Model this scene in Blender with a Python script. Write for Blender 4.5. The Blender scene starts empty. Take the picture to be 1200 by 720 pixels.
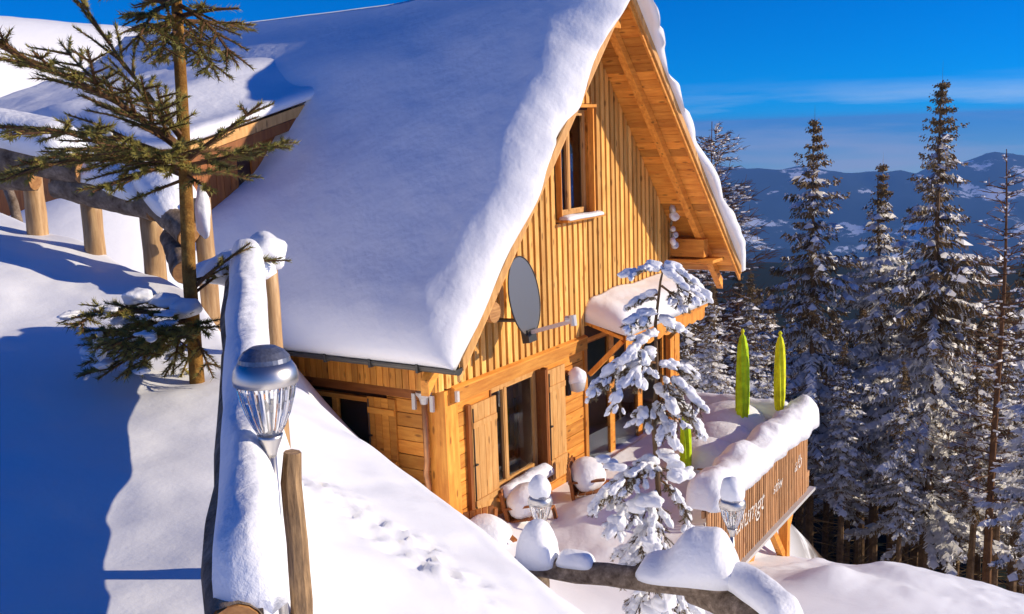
import bpy, math, random
import numpy as np
from mathutils import Vector, Matrix, noise as mnoise

scene = bpy.context.scene
R = math.radians
# ------------------------------------------------------------------ camera
PITCH, ROLL, YAW, FPX = R(9.75), R(-2.0), R(32.5), 1200.0
_h = Vector((math.cos(YAW), math.sin(YAW), 0)); _z = Vector((0, 0, 1)); _r = Vector((math.sin(YAW), -math.cos(YAW), 0))
FW = _h*math.cos(PITCH) - _z*math.sin(PITCH); _u = _z*math.cos(PITCH) + _h*math.sin(PITCH)
RT = _r*math.cos(ROLL) + _u*math.sin(ROLL); UP = _u*math.cos(ROLL) - _r*math.sin(ROLL)
cam = bpy.data.cameras.new('camera'); cam.lens = 36; cam.sensor_width = 36
cam.clip_start = .05; cam.clip_end = 60000
cam_o = bpy.data.objects.new('camera', cam); scene.collection.objects.link(cam_o)
cam_o.matrix_world = Matrix(((RT.x, UP.x, -FW.x, 0), (RT.y, UP.y, -FW.y, 0), (RT.z, UP.z, -FW.z, 0), (0, 0, 0, 1)))
scene.camera = cam_o
# ------------------------------------------------------------------ sky, sun, exposure
SUN_EL, SUN_AZ = R(20), R(-59)                      # azimuth from +X toward +Y
world = bpy.data.worlds.new('World'); scene.world = world; world.use_nodes = True
wn, wl = world.node_tree.nodes, world.node_tree.links
wn.clear()
w_out = wn.new('ShaderNodeOutputWorld'); w_bg = wn.new('ShaderNodeBackground')
w_sky = wn.new('ShaderNodeTexSky'); w_sky.sky_type = 'NISHITA'; w_sky.sun_disc = False
w_sky.sun_elevation = SUN_EL; w_sky.sun_rotation = math.pi/2 - SUN_AZ
w_sky.altitude = 1600; w_sky.air_density = 1.0; w_sky.dust_density = .3; w_sky.ozone_density = 3.5
w_tc = wn.new('ShaderNodeTexCoord'); w_add = wn.new('ShaderNodeVectorMath'); w_add.operation = 'ADD'
w_add.inputs[1].default_value = (0, 0, .085)        # seen from a mountain the horizon lies below eye level
wl.new(w_tc.outputs['Generated'], w_add.inputs[0]); wl.new(w_add.outputs[0], w_sky.inputs[0])
w_hs = wn.new('ShaderNodeHueSaturation'); w_hs.inputs['Saturation'].default_value = 2.0; w_hs.inputs['Hue'].default_value = .521; w_hs.inputs['Value'].default_value = 1.0
wl.new(w_sky.outputs[0], w_hs.inputs['Color'])
# thin stratus streaks low over the horizon
w_map = wn.new('ShaderNodeMapping'); w_map.inputs['Scale'].default_value = (1.6, 1.6, 19)
wl.new(w_tc.outputs['Generated'], w_map.inputs[0])
w_noi = wn.new('ShaderNodeTexNoise'); w_noi.inputs['Scale'].default_value = 1.6; w_noi.inputs['Detail'].default_value = 6; w_noi.inputs['Roughness'].default_value = .55
wl.new(w_map.outputs[0], w_noi.inputs['Vector'])
w_cr = wn.new('ShaderNodeMapRange'); w_cr.inputs[1].default_value = .47; w_cr.inputs[2].default_value = .66; w_cr.inputs[4].default_value = .8
wl.new(w_noi.outputs['Fac'], w_cr.inputs[0])
w_sep = wn.new('ShaderNodeSeparateXYZ'); wl.new(w_tc.outputs['Generated'], w_sep.inputs[0])
w_band = wn.new('ShaderNodeMapRange'); w_band.inputs[1].default_value = .05; w_band.inputs[2].default_value = -.025; w_band.interpolation_type = 'SMOOTHSTEP'
wl.new(w_sep.outputs['Z'], w_band.inputs[0])
w_mul = wn.new('ShaderNodeMath'); w_mul.operation = 'MULTIPLY'
wl.new(w_cr.outputs[0], w_mul.inputs[0]); wl.new(w_band.outputs[0], w_mul.inputs[1])
w_mix = wn.new('ShaderNodeMixRGB'); w_mix.inputs[2].default_value = (4.6, 5.0, 5.9, 1)
wl.new(w_mul.outputs[0], w_mix.inputs[0]); wl.new(w_hs.outputs[0], w_mix.inputs[1])
wl.new(w_mix.outputs[0], w_bg.inputs[0]); w_bg.inputs[1].default_value = .142
wl.new(w_bg.outputs[0], w_out.inputs[0])
sun = bpy.data.lights.new('sun', 'SUN'); sun.energy = 4.8; sun.angle = R(.6); sun.color = (1, .86, .66)
sun_o = bpy.data.objects.new('sun', sun); scene.collection.objects.link(sun_o)
SD = Vector((math.cos(SUN_AZ)*math.cos(SUN_EL), math.sin(SUN_AZ)*math.cos(SUN_EL), math.sin(SUN_EL)))
sun_o.rotation_euler = SD.to_track_quat('Z', 'Y').to_euler(); sun_o.location = SD*40
vs = scene.view_settings; vs.view_transform = 'Standard'; vs.look = 'None'; vs.exposure = .08; vs.gamma = 1; vs.use_curve_mapping = False

# ------------------------------------------------------------------ helpers
random.seed(7); rng = np.random.default_rng(11)
def ray(px, py): return FW + RT*((px-600)/FPX) + UP*((360-py)/FPX)
def at(px, py, d):                                   # point at horizontal distance d in the direction of a picture point
    v = ray(px, py); return v*(d/math.hypot(v.x, v.y))
def onY(px, py, Y): v = ray(px, py); return v*(Y/v.y)
def onZ(px, py, Z): v = ray(px, py); return v*(Z/v.z)
def tag(o, label=None, cat=None, group=None, kind=None):
    if label: o['label'] = label
    if cat: o['category'] = cat
    if group: o['group'] = group
    if kind: o['kind'] = kind
    return o
def link(o, parent=None):
    scene.collection.objects.link(o)
    if parent is not None:
        o.parent = parent
        o.matrix_parent_inverse = WM[parent.name].inverted()
    return o
WM = {}
def empty(name, loc, label, cat, group=None):
    o = bpy.data.objects.new(name, None); o.location = loc; o.empty_display_size = .2
    scene.collection.objects.link(o); WM[o.name] = Matrix.Translation(Vector(loc))
    return tag(o, label, cat, group)
def mesh_obj(name, v, f, mat, parent=None, smooth=False):
    me = bpy.data.meshes.new(name)
    me.from_pydata([tuple(p) for p in v] if not isinstance(v, np.ndarray) else v.tolist(), [], f.tolist() if isinstance(f, np.ndarray) else f)
    me.materials.append(mat)
    if smooth: me.polygons.foreach_set('use_smooth', [len(q.vertices) <= 4 for q in me.polygons])
    me.update()
    o = bpy.data.objects.new(name, me)
    link(o, parent); WM[o.name] = Matrix.Identity(4)
    return o
class MB:
    def __init__(s): s.v = []; s.f = []
    def add(s, v, f):
        n = len(s.v); s.v.extend(Vector(p) for p in v); s.f.extend([[i+n for i in q] for q in f]); return s
    def box(s, c, sz, M=None):
        c = Vector(c); a, b, d = (x/2 for x in sz)
        pts = [Vector((x, y, z)) for x in (-a, a) for y in (-b, b) for z in (-d, d)]
        pts = [c + (M @ p if M else p) for p in pts]
        return s.add(pts, [[0,1,3,2],[4,6,7,5],[0,4,5,1],[2,3,7,6],[0,2,6,4],[1,5,7,3]])
    def bar(s, p, q, w, h, up=(0, 0, 1)):               # straight beam between two points
        p, q = Vector(p), Vector(q); d = (q-p); L = d.length; d.normalize()
        side = d.cross(Vector(up)); side.normalize(); u = side.cross(d)
        M = Matrix((d, side, u)).transposed()
        return s.box((p+q)/2, (L, w, h), M)
    def prism(s, poly, off):                           # polygon swept by vector off
        n = len(poly); off = Vector(off); a = [Vector(p) for p in poly]
        return s.add(a + [p+off for p in a], [list(range(n))[::-1], list(range(n, 2*n))] + [[i, (i+1) % n, n+(i+1) % n, n+i] for i in range(n)])
    def tube(s, pts, rad, n=8, cap=True, jit=0., seed=0, flat=1.):
        pts = [Vector(p) for p in pts]; m = len(pts)
        if not hasattr(rad, '__len__'): rad = [rad]*m
        t = (pts[1]-pts[0]).normalized(); nrm = t.orthogonal().normalized(); rings = []
        for i, p in enumerate(pts):
            tt = (pts[min(i+1, m-1)]-pts[max(i-1, 0)])
            if tt.length > 1e-9: tt.normalize(); nrm = (nrm - tt*nrm.dot(tt)).normalized(); t = tt
            b = t.cross(nrm)
            for k in range(n):
                a = 2*math.pi*k/n; d = nrm*math.cos(a)+b*math.sin(a)
                r = rad[i]
                if jit: r *= 1 + jit*mnoise.noise(Vector((i*.55+seed, math.cos(a)*1.3+seed*3, math.sin(a)*1.3)))
                rings.append(p+d*r)
        f = [[i*n+k, i*n+(k+1) % n, (i+1)*n+(k+1) % n, (i+1)*n+k] for i in range(m-1) for k in range(n)]
        if cap: f += [list(range(n))[::-1], list(range((m-1)*n, m*n))]
        return s.add(rings, f)
    def lathe(s, prof, c=(0, 0, 0), n=24, M=None):     # prof: (radius, z)
        c = Vector(c); v = []
        for r, z in prof:
            for k in range(n):
                a = 2*math.pi*k/n; p = Vector((r*math.cos(a), r*math.sin(a), z)); v.append(c + (M @ p if M else p))
        m = len(prof)
        return s.add(v, [[i*n+k, i*n+(k+1) % n, (i+1)*n+(k+1) % n, (i+1)*n+k] for i in range(m-1) for k in range(n)] + [list(range(n))[::-1], list(range((m-1)*n, m*n))])
    def blob(s, c, r, seed=0, lump=.22, fr=1.3, M=None):  # lumpy snow clump
        c = Vector(c); v = []
        for p in ICO_V:
            k = 1 + lump*mnoise.noise(p*fr + Vector((seed*3.7, seed*1.9, -seed*2.3)))*1.6
            q = Vector((p.x*r[0]*k, p.y*r[1]*k, p.z*r[2]*k)); v.append(c + (M @ q if M else q))
        return s.add(v, ICO_F)
    def build(s, name, mat, parent=None, smooth=False): return mesh_obj(name, s.v, s.f, mat, parent, smooth)
def ico(n):
    import bmesh
    bm = bmesh.new(); bmesh.ops.create_icosphere(bm, subdivisions=n, radius=1)
    bm.verts.ensure_lookup_table(); v = [q.co.copy() for q in bm.verts]; f = [[q.index for q in a.verts] for a in bm.faces]; bm.free(); return v, f
ICO_V, ICO_F = ico(3)
def smooth01(x): x = np.clip(x, 0, 1); return x*x*(3-2*x)
def fbm(x, y, s=0., oct=4):                            # vectorised value noise
    x = np.asarray(x, float); y = np.asarray(y, float); out = np.zeros(np.broadcast(x, y).shape); a = 1.; tot = 0
    for o in range(oct):
        X = x*2**o + 17.3*o + s; Y = y*2**o + 9.1*o - s
        i = np.floor(X); j = np.floor(Y); fx = X-i; fy = Y-j; fx = fx*fx*(3-2*fx); fy = fy*fy*(3-2*fy)
        hsh = lambda a_, b_: np.modf(np.abs(np.sin(a_*127.1+b_*311.7+s*.13)*43758.5453))[0]
        n = (hsh(i, j)*(1-fx)+hsh(i+1, j)*fx)*(1-fy) + (hsh(i, j+1)*(1-fx)+hsh(i+1, j+1)*fx)*fy
        out += a*(n-.5); tot += a; a *= .5
    return out/tot*2
# ------------------------------------------------------------------ materials
def new_mat(name):
    m = bpy.data.materials.new(name); m.use_nodes = True
    nt = m.node_tree; return m, nt.nodes, nt.links, nt.nodes['Principled BSDF']
def bumped(n, l, p, src, strength, dist):
    b = n.new('ShaderNodeBump'); b.inputs['Strength'].default_value = strength; b.inputs['Distance'].default_value = dist
    l.new(src, b.inputs['Height'])
    if p.inputs['Normal'].is_linked: l.new(p.inputs['Normal'].links[0].from_socket, b.inputs['Normal'])
    l.new(b.outputs[0], p.inputs['Normal'])
def noise_n(n, l, vec, scale, detail=4, rough=.55):
    t = n.new('ShaderNodeTexNoise'); t.inputs['Scale'].default_value = scale; t.inputs['Detail'].default_value = detail; t.inputs['Roughness'].default_value = rough
    if vec: l.new(vec, t.inputs['Vector'])
    return t.outputs['Fac']
def ramp(n, l, fac, stops):
    r = n.new('ShaderNodeValToRGB'); e = r.color_ramp.elements
    while len(e) < len(stops): e.new(.5)
    for q, (pos, c) in zip(e, stops): q.position = pos; q.color = (*c, 1)
    l.new(fac, r.inputs[0]); return r.outputs[0]
def snow_mat(name, grain=1.0, col=(.86, .87, .9)):
    m, n, l, p = new_mat(name)
    tc = n.new('ShaderNodeNewGeometry').outputs['Position']
    p.inputs['Base Color'].default_value = (*col, 1); p.inputs['Roughness'].default_value = .55
    p.inputs['Specular IOR Level'].default_value = .3
    bumped(n, l, p, noise_n(n, l, tc, 1.6*grain, 4, .6), .25, .16)
    bumped(n, l, p, noise_n(n, l, tc, 6*grain, 5, .6), .17, .05)
    bumped(n, l, p, noise_n(n, l, tc, 70*grain, 3, .7), .25, .008)
    return m
M_SNOW = snow_mat('snow'); M_SNOWC = snow_mat('clumped_snow', 2.0); M_ROOFSNOW = snow_mat('roof_snow', .8)
def wood_mat(name, light, dark, axis='Z', scale=6., knots=True, rough=.5, var=.35, spec=.35):
    m, n, l, p = new_mat(name)
    tc = n.new('ShaderNodeTexCoord').outputs['Object']; oi = n.new('ShaderNodeObjectInfo')
    add = n.new('ShaderNodeVectorMath'); add.operation = 'ADD'; l.new(tc, add.inputs[0])
    sc = n.new('ShaderNodeMath'); sc.operation = 'MULTIPLY'; sc.inputs[1].default_value = 37; l.new(oi.outputs['Random'], sc.inputs[0]); l.new(sc.outputs[0], add.inputs[1])
    mp = n.new('ShaderNodeMapping'); s = {'X': (.12, 1, 1), 'Y': (1, .12, 1), 'Z': (1, 1, .12)}[axis]
    mp.inputs['Scale'].default_value = tuple(q*scale for q in s); l.new(add.outputs[0], mp.inputs[0])
    g = noise_n(n, l, mp.outputs[0], 3.0, 6, .65)
    c1 = ramp(n, l, g, [(.28, dark), (.5, tuple((a+b)/2 for a, b in zip(light, dark))), (.68, light)])
    out = c1
    if knots:
        vo = n.new('ShaderNodeTexVoronoi'); vo.inputs['Scale'].default_value = 1.0
        mk = n.new('ShaderNodeMapping'); k = {'X': (3, 9, 9), 'Y': (9, 3, 9), 'Z': (9, 9, 3)}[axis]; mk.inputs['Scale'].default_value = k
        l.new(add.outputs[0], mk.inputs[0]); l.new(mk.outputs[0], vo.inputs['Vector'])
        kf = n.new('ShaderNodeMapRange'); kf.inputs[1].default_value = .1; kf.inputs[2].default_value = .2; kf.inputs[3].default_value = .75; kf.inputs[4].default_value = 0
        l.new(vo.outputs['Distance'], kf.inputs[0])
        mx = n.new('ShaderNodeMixRGB'); mx.inputs[2].default_value = (*[q*.35 for q in dark], 1); l.new(kf.outputs[0], mx.inputs[0]); l.new(out, mx.inputs[1]); out = mx.outputs[0]
    st = n.new('ShaderNodeMapRange'); st.inputs[1].default_value = .52; st.inputs[2].default_value = .75; st.inputs[4].default_value = .38; l.new(noise_n(n, l, n.new('ShaderNodeNewGeometry').outputs['Position'], 1.7, 6, .7), st.inputs[0])
    wx = n.new('ShaderNodeMixRGB'); wx.blend_type = 'MULTIPLY'; wx.inputs[2].default_value = (.62, .50, .42, 1); l.new(st.outputs[0], wx.inputs[0]); l.new(out, wx.inputs[1]); out = wx.outputs[0]
    hs = n.new('ShaderNodeHueSaturation'); l.new(out, hs.inputs['Color'])
    mr = n.new('ShaderNodeMapRange'); mr.inputs[3].default_value = 1-var; mr.inputs[4].default_value = 1+var*.6; l.new(oi.outputs['Random'], mr.inputs[0]); l.new(mr.outputs[0], hs.inputs['Value'])
    l.new(hs.outputs[0], p.inputs['Base Color']); p.inputs['Roughness'].default_value = rough; p.inputs['Specular IOR Level'].default_value = spec
    bumped(n, l, p, g, .25, .01)
    return m
LT, DK = (.90, .41, .07), (.60, .19, .022)
W_B = wood_mat('pale_batten', (.96, .58, .17), (.74, .31, .05), 'Z'); W_V = wood_mat('larch_board_upright', LT, DK, 'Z'); W_X = wood_mat('larch_board_along', LT, DK, 'X'); W_Y = wood_mat('larch_board_across', LT, DK, 'Y')
W_RV = wood_mat('red_brown_board_upright', (.42, .145, .03), (.23, .065, .014), 'Z'); W_RY = wood_mat('red_brown_board_across', (.42, .145, .03), (.23, .065, .014), 'Y')
W_PALE = wood_mat('pale_peeled_wood', (.66, .43, .21), (.30, .15, .055), 'Z', 14, var=.12); W_PALEX = wood_mat('pale_board', (.74, .42, .15), (.52, .24, .06), 'Z', 6, var=.15)
W_DECK = wood_mat('deck_baluster', (.62, .34, .16), (.36, .17, .065), 'Z', 6); W_DARK = wood_mat('dark_backing_wood', (.07, .026, .01), (.03, .012, .006), 'Z', 5, knots=False)  # near-black backing puts shade into the gaps between boards by colour
W_STAKE = wood_mat('brown_stake', (.46, .29, .14), (.09, .05, .025), 'Z', 30, var=.1)
W_SAW = wood_mat('sawn_log_end', (.52, .27, .09), (.24, .1, .03), 'X', 14, knots=False)
def bark_mat(name, a, b, scale=9.):
    m, n, l, p = new_mat(name); tc = n.new('ShaderNodeTexCoord').outputs['Object']
    f = noise_n(n, l, tc, scale, 8, .7); l.new(ramp(n, l, f, [(.35, b), (.55, tuple((x+y)/2 for x, y in zip(a, b))), (.68, a)]), p.inputs['Base Color'])
    p.inputs['Roughness'].default_value = .85; p.inputs['Specular IOR Level'].default_value = .15
    bumped(n, l, p, noise_n(n, l, tc, scale*2.5, 6, .7), .7, .02); return m
M_LOG = bark_mat('grey_weathered_log', (.40, .31, .23), (.09, .06, .04), 13); M_TRUNK = bark_mat('young_spruce_bark', (.46, .25, .06), (.20, .085, .018), 26)
M_BARK = bark_mat('forest_bark', (.26, .16, .085), (.09, .055, .03), 4); M_LARCH = bark_mat('larch_twig', (.24, .12, .055), (.11, .055, .025), 5)
def plain(name, col, rough=.5, metal=0., spec=.5, nz=None):
    m, n, l, p = new_mat(name); p.inputs['Roughness'].default_value = rough; p.inputs['Metallic'].default_value = metal; p.inputs['Specular IOR Level'].default_value = spec
    if nz:
        tc = n.new('ShaderNodeTexCoord').outputs['Object']; f = noise_n(n, l, tc, nz, 5)
        l.new(ramp(n, l, f, [(.3, tuple(c*.72 for c in col)), (.7, tuple(min(1, c*1.2) for c in col))]), p.inputs['Base Color'])
    else: p.inputs['Base Color'].default_value = (*col, 1)
    return m
def leaf_mat(name, a, b, scale):
    m, n, l, p = new_mat(name); f = noise_n(n, l, n.new('ShaderNodeNewGeometry').outputs['Position'], scale, 4, .7)
    l.new(ramp(n, l, f, [(.3, b), (.7, a)]), p.inputs['Base Color']); p.inputs['Roughness'].default_value = .6; p.inputs['Specular IOR Level'].default_value = .25; return m
M_NEEDLE = leaf_mat('spruce_needle', (.34, .27, .06), (.09, .10, .022), 5); M_FAR = leaf_mat('forest_needle', (.34, .21, .085), (.085, .065, .028), .8)
M_GREYN = leaf_mat('frosted_needle', (.30, .24, .14), (.12, .095, .05), 6)
M_FROST = plain('frost', (.86, .85, .84), .8, spec=.1)
M_GUTTER = plain('gutter_metal', (.10, .095, .085), .45, .6, nz=3); M_ROOF = plain('roof_tile', (.09, .05, .035), .8, nz=6)
M_STEEL = plain('brushed_steel', (.62, .59, .55), .36, 1.); M_CHROME = plain('solar_cap', (.20, .21, .25), .32, .6, nz=160); M_BLACK = plain('black_fitting', (.02, .018, .016), .5)
M_DISH = plain('dish_grey', (.24, .22, .20), .34, .8); M_DISHARM = plain('dish_arm', (.62, .5, .45), .5); M_LETTER = plain('white_lettering', (.85, .84, .82), .6)
m, n, l, p = new_mat('worn_white_paint'); p.inputs['Base Color'].default_value = (.78, .73, .66, 1); p.inputs['Roughness'].default_value = .7
tr = n.new('ShaderNodeBsdfTransparent'); ms_ = n.new('ShaderNodeMixShader'); wf = n.new('ShaderNodeMapRange'); wf.inputs[1].default_value = .42; wf.inputs[2].default_value = .52
l.new(noise_n(n, l, n.new('ShaderNodeTexCoord').outputs['Object'], 22, 4, .7), wf.inputs[0]); l.new(wf.outputs[0], ms_.inputs[0]); l.new(tr.outputs[0], ms_.inputs[1]); l.new(p.outputs[0], ms_.inputs[2]); l.new(ms_.outputs[0], n['Material Output'].inputs['Surface']); M_WORN = m
M_COPPER = plain('brown_downpipe', (.55, .27, .12), .4, .5, nz=8); M_WHITE = plain('pale_metal', (.6, .58, .56), .45, .2)
M_GREENA = plain('lime_fabric', (.52, .74, .015), .75, nz=9, spec=.2); M_GREENB = plain('lime_yellow_fabric', (.72, .74, .015), .75, nz=9, spec=.2)
M_CURTAIN = plain('window_sheet', (.75, .72, .66), .9, nz=12); M_INSIDE = plain('dark_room', (.10, .045, .022), .9, nz=3); M_BLUE = plain('blue_reflection', (.015, .07, .28), .9, nz=6)  # the blue is a reflection in the glass given as colour
m, n, l, p = new_mat('window_glass'); p.inputs['Base Color'].default_value = (.85, .88, .9, 1); p.inputs['Roughness'].default_value = .02; p.inputs['Transmission Weight'].default_value = 1; p.inputs['IOR'].default_value = 1.3; M_GLASS = m
m, n, l, p = new_mat('lamp_glass'); p.inputs['Base Color'].default_value = (.97, .97, .95, 1); p.inputs['Roughness'].default_value = .04; p.inputs['Transmission Weight'].default_value = 1; p.inputs['IOR'].default_value = 1.45; M_LGLASS = m
# ground: snow, with bare brown forest floor further down the slope
m, n, l, p = new_mat('snow_ground'); geo = n.new('ShaderNodeNewGeometry').outputs['Position']
sx = n.new('ShaderNodeSeparateXYZ'); l.new(geo, sx.inputs[0])
mr = n.new('ShaderNodeMapRange'); mr.inputs[1].default_value = 19; mr.inputs[2].default_value = 25; l.new(sx.outputs['X'], mr.inputs[0])
mm = n.new('ShaderNodeMath'); mm.operation = 'MULTIPLY'; l.new(mr.outputs[0], mm.inputs[0])
m2 = n.new('ShaderNodeMapRange'); m2.inputs[1].default_value = .38; m2.inputs[2].default_value = .52; l.new(noise_n(n, l, geo, .5, 5, .65), m2.inputs[0]); l.new(m2.outputs[0], mm.inputs[1])
mx = n.new('ShaderNodeMixRGB'); mx.inputs[1].default_value = (.86, .87, .9, 1)
l.new(ramp(n, l, noise_n(n, l, geo, 3, 5), [(.3, (.03, .02, .012)), (.7, (.11, .06, .03))]), mx.inputs[2]); l.new(mm.outputs[0], mx.inputs[0]); l.new(mx.outputs[0], p.inputs['Base Color'])
p.inputs['Roughness'].default_value = .55; p.inputs['Specular IOR Level'].default_value = .3
bumped(n, l, p, noise_n(n, l, geo, 2.6, 5, .55), .22, .06); bumped(n, l, p, noise_n(n, l, geo, 90, 3, .7), .12, .006); M_GROUND = m
# far hills: forest with open snow fields
m, n, l, p = new_mat('wooded_snowy_hills'); geo = n.new('ShaderNodeNewGeometry').outputs['Position']
f = noise_n(n, l, geo, .0038, 9, .68)
l.new(ramp(n, l, f, [(.525, (.02, .03, .026)), (.555, (.05, .06, .055)), (.58, (.8, .82, .86)), (.7, (.84, .85, .9))]), p.inputs['Base Color']); p.inputs['Roughness'].default_value = .8; p.inputs['Specular IOR Level'].default_value = .1; M_HILL = m

# ------------------------------------------------------------------ terrain
YW, XL, XR, XM, K = 7.046, 9.34, 16.53, 12.93, 1.085      # house: gable plane, side walls, ridge, roof slope
def terrain(X, Y):
    X = np.asarray(X, float); Y = np.asarray(Y, float)
    yl = np.clip(Y, -8, 6.4)
    zl = np.where(yl > 3.2, -.955+.222*(yl-3.2), -.955+.05*(yl-3.2))
    xd = np.interp(Y, [-8, -2, 0, 1, 2, 3, 4, 5, 8, 14], [-7, -1.8, .1, 1.06, 2.0, 2.97, 3.5, 3.62, 3.75, 3.75])
    xc = np.interp(Y, [-8, -2, 0, 1, 2, 3.07, 4.24, 6, 8, 14], [-1, 1.5, 2.4, 2.95, 3.46, 3.95, 4.25, 4.5, 4.6, 4.6])
    dp_ = np.interp(Y, [-2, 0, 1, 2, 3.07, 4.24, 6], [1.1, 1.08, 1.06, 1.0, .90, .76, .7])
    d1 = np.maximum(dp_-.36*(xc-xd), .1)
    w = d1*smooth01((X-xd+.16)/.26) + (dp_-d1)*np.clip((X-xd)/(xc-xd), 0, 1)
    e = np.maximum(X-xc, 0); fall = .9*(np.sqrt(e*e+.004)-.0632)
    bank = zl - w - fall
    base = -5.1 - .325*np.maximum(X-9.8, 0)*smooth01((6.6-Y)/1.6+.3*(X > 16.6)) - .36*np.maximum(X-16.6, 0)*smooth01((Y-5)/2) - .30*np.maximum(X-16.2, 0)
    base = np.where(X > 34, base+.2*(X-34), base)
    k = .35
    z = np.log(np.exp(np.clip((bank-base)/k, -40, 40))+1)*k + base     # soft maximum
    z = np.where(bank-base > 12, bank, z)
    mx_, my_ = at(95, 240, 13).x, at(95, 240, 13).y
    z = z + (-.55-z)*np.exp(-(((X-mx_)*.54-(Y-my_)*.84)**2/7.+((X-mx_)*.84+(Y-my_)*.54)**2/5.))*(X < 40)
    hill = smooth01((Y-12.5)/10)*smooth01((27-X + (Y-11)*.15)/8)
    z = z + hill*(2.95 + .0*X - z + .02*(Y-22))*smooth01((X+9)/8) * 1.0
    near = np.exp(-((X-3)**2+(Y-3)**2)/60.)
    z = z + .05*fbm(X*.7, Y*.7, 1) + .06*fbm(X*.25, Y*.25, 2) + .032*fbm(X*2.6, Y*2.6, 7, 3)*(X < 5) + .09*fbm(X*.9, Y*1.3, 15, 4)*smooth01((X-11)/2)*(Y < 4.5)
    # drift on the lower meadow
    z = z + .35*np.exp(-((X-14.0)**2/5+(Y-2.6)**2/1.1))*1.0 + .22*np.exp(-((X-12.6)**2/.5+(Y-3.3)**2/.16))
    return z
def tz(x, y): return float(terrain(np.array([x]), np.array([y]))[0])
def grid_mesh(name, xs, ys, fn, mat):
    XX, YY = np.meshgrid(xs, ys); ZZ = fn(XX, YY); v = np.stack([XX.ravel(), YY.ravel(), ZZ.ravel()], 1)
    nx, ny = len(xs), len(ys); i = np.arange(nx-1)[None, :]+np.arange(ny-1)[:, None]*nx
    f = np.stack([i, i+1, i+1+nx, i+nx], -1).reshape(-1, 4); return mesh_obj(name, v, f, mat, None, True)
def foot(X, Y):                                       # old footprints on the bank
    z = terrain(X, Y); r = np.random.default_rng(5)
    pa_, pb_ = onZ(375, 585, -1.62), onZ(560, 715, -1.86)
    for k in range(150):
        t = r.random(); cx = pa_.x+(pb_.x-pa_.x)*t+r.normal()*.09; cy = pa_.y+(pb_.y-pa_.y)*t+r.normal()*.09; s = .018+.03*r.random()**2
        d2 = ((X-cx)**2+(Y-cy)**2)/s**2
        z = z + (-.012*np.exp(-d2)+.007*np.exp(-(np.sqrt(d2)-1.6)**2*2.))*(.3+r.random())
    return z
xs = np.concatenate([np.arange(-10, .8, .35), np.arange(.8, 4.6, .025), np.arange(4.6, 19, .11), np.arange(19, 62, .6)])
ys = np.concatenate([np.arange(-40, -2, .8), np.arange(-2, 1, .15), np.arange(1, 6.4, .028), np.arange(6.4, 12, .2), np.arange(12, 46, .5)])
tag(grid_mesh('snow_ground', xs, ys, foot, M_GROUND), kind='structure')
def far_h(X, Y):
    r = np.hypot(X, Y); th = np.arctan2(Y, X)
    z = -22 - 500*smooth01((r-40)/2300)
    z = z + smooth01((r-900)/2500)*(330*fbm(X/1500, Y/1500, 5, 5) + 70*fbm(X/420, Y/420, 8, 4))
    z = z + 215*np.exp(-((r-6200)/1500)**2)*(1+.8*fbm(th*7, r*0, 4, 3)) - .05*np.maximum(r-7000, 0)
    return z
rr = np.geomspace(46, 11000, 230); ta = np.radians(np.concatenate([np.arange(-180, -40, 6), np.arange(-40, 75, .4), np.arange(75, 181, 6)]))
RR, TT = np.meshgrid(rr, ta); XX, YY = RR*np.cos(TT), RR*np.sin(TT); v = np.stack([XX.ravel(), YY.ravel(), far_h(XX, YY).ravel()], 1)
i = np.arange(len(rr)-1)[None, :]+np.arange(len(ta)-1)[:, None]*len(rr)
tag(mesh_obj('hills', v, np.stack([i, i+1, i+1+len(rr), i+len(rr)], -1).reshape(-1, 4), M_HILL, None, True), kind='structure')

# ------------------------------------------------------------------ chalet
ZR = 1.80                                             # underside of the roof at the ridge
def zu(X): return ZR - K*abs(X-XM)
def vy(X): return YW - .68 - (X-8.95)/7.95*.27        # line of the front verge
house = empty('chalet', (XM, YW+4, -5.3), 'larch timber chalet with steep snow-covered roof on the slope', 'house')
YB = 16.2
def hp(name, mb, mat, parent=house, smooth=False): return mb.build(name, mat, parent, smooth)
GZ = -6.6
# walls: dark backing behind boards, with openings
def wall_panels(name, rects, Yf, th, mat):
    mb = MB()
    for (x0, x1, z0, z1) in rects: mb.box(((x0+x1)/2, Yf+th/2, (z0+z1)/2), (x1-x0, th, z1-z0))
    return hp(name, mb, mat)
GW = (12.35, 13.31, -1.20, .26)                        # gable window opening
LW = (10.50, 11.72, -4.62, -3.24)                      # ground floor window
DW = (13.06, 16.05, -5.6, -3.08)                       # terrace doors
# upper gable: triangle built of strips around the window
mb = MB()
def strip(x0, x1, zb):                                 # vertical strip up to the roof
    pts = [(x0, YW+.03, zb), (x1, YW+.03, zb), (x1, YW+.03, zu(x1)-.01)]
    if x0 < XM < x1: pts.append((XM, YW+.03, ZR-.01))
    pts.append((x0, YW+.03, zu(x0)-.01)); mb.prism(pts, (0, .12, 0))
strip(XL+.02, GW[0], -3.0); strip(GW[1], XR-.02, -3.0); strip(GW[0], GW[1], GW[3])
mb.box(((GW[0]+GW[1])/2, YW+.09, (GW[2]-3.0)/2), (GW[1]-GW[0], .12, 3.0+GW[2]))
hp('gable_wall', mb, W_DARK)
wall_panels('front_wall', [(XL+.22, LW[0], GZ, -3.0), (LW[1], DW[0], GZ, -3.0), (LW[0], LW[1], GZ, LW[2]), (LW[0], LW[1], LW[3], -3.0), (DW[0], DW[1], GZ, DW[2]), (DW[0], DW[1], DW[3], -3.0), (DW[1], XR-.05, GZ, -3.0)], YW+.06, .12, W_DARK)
mb = MB(); mb.box((XL+.28, (YW+YB)/2+.1, (GZ-1.95)/2), (.12, YB-YW-.1, -1.95-GZ)); hp('side_wall', mb, W_DARK)
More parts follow.
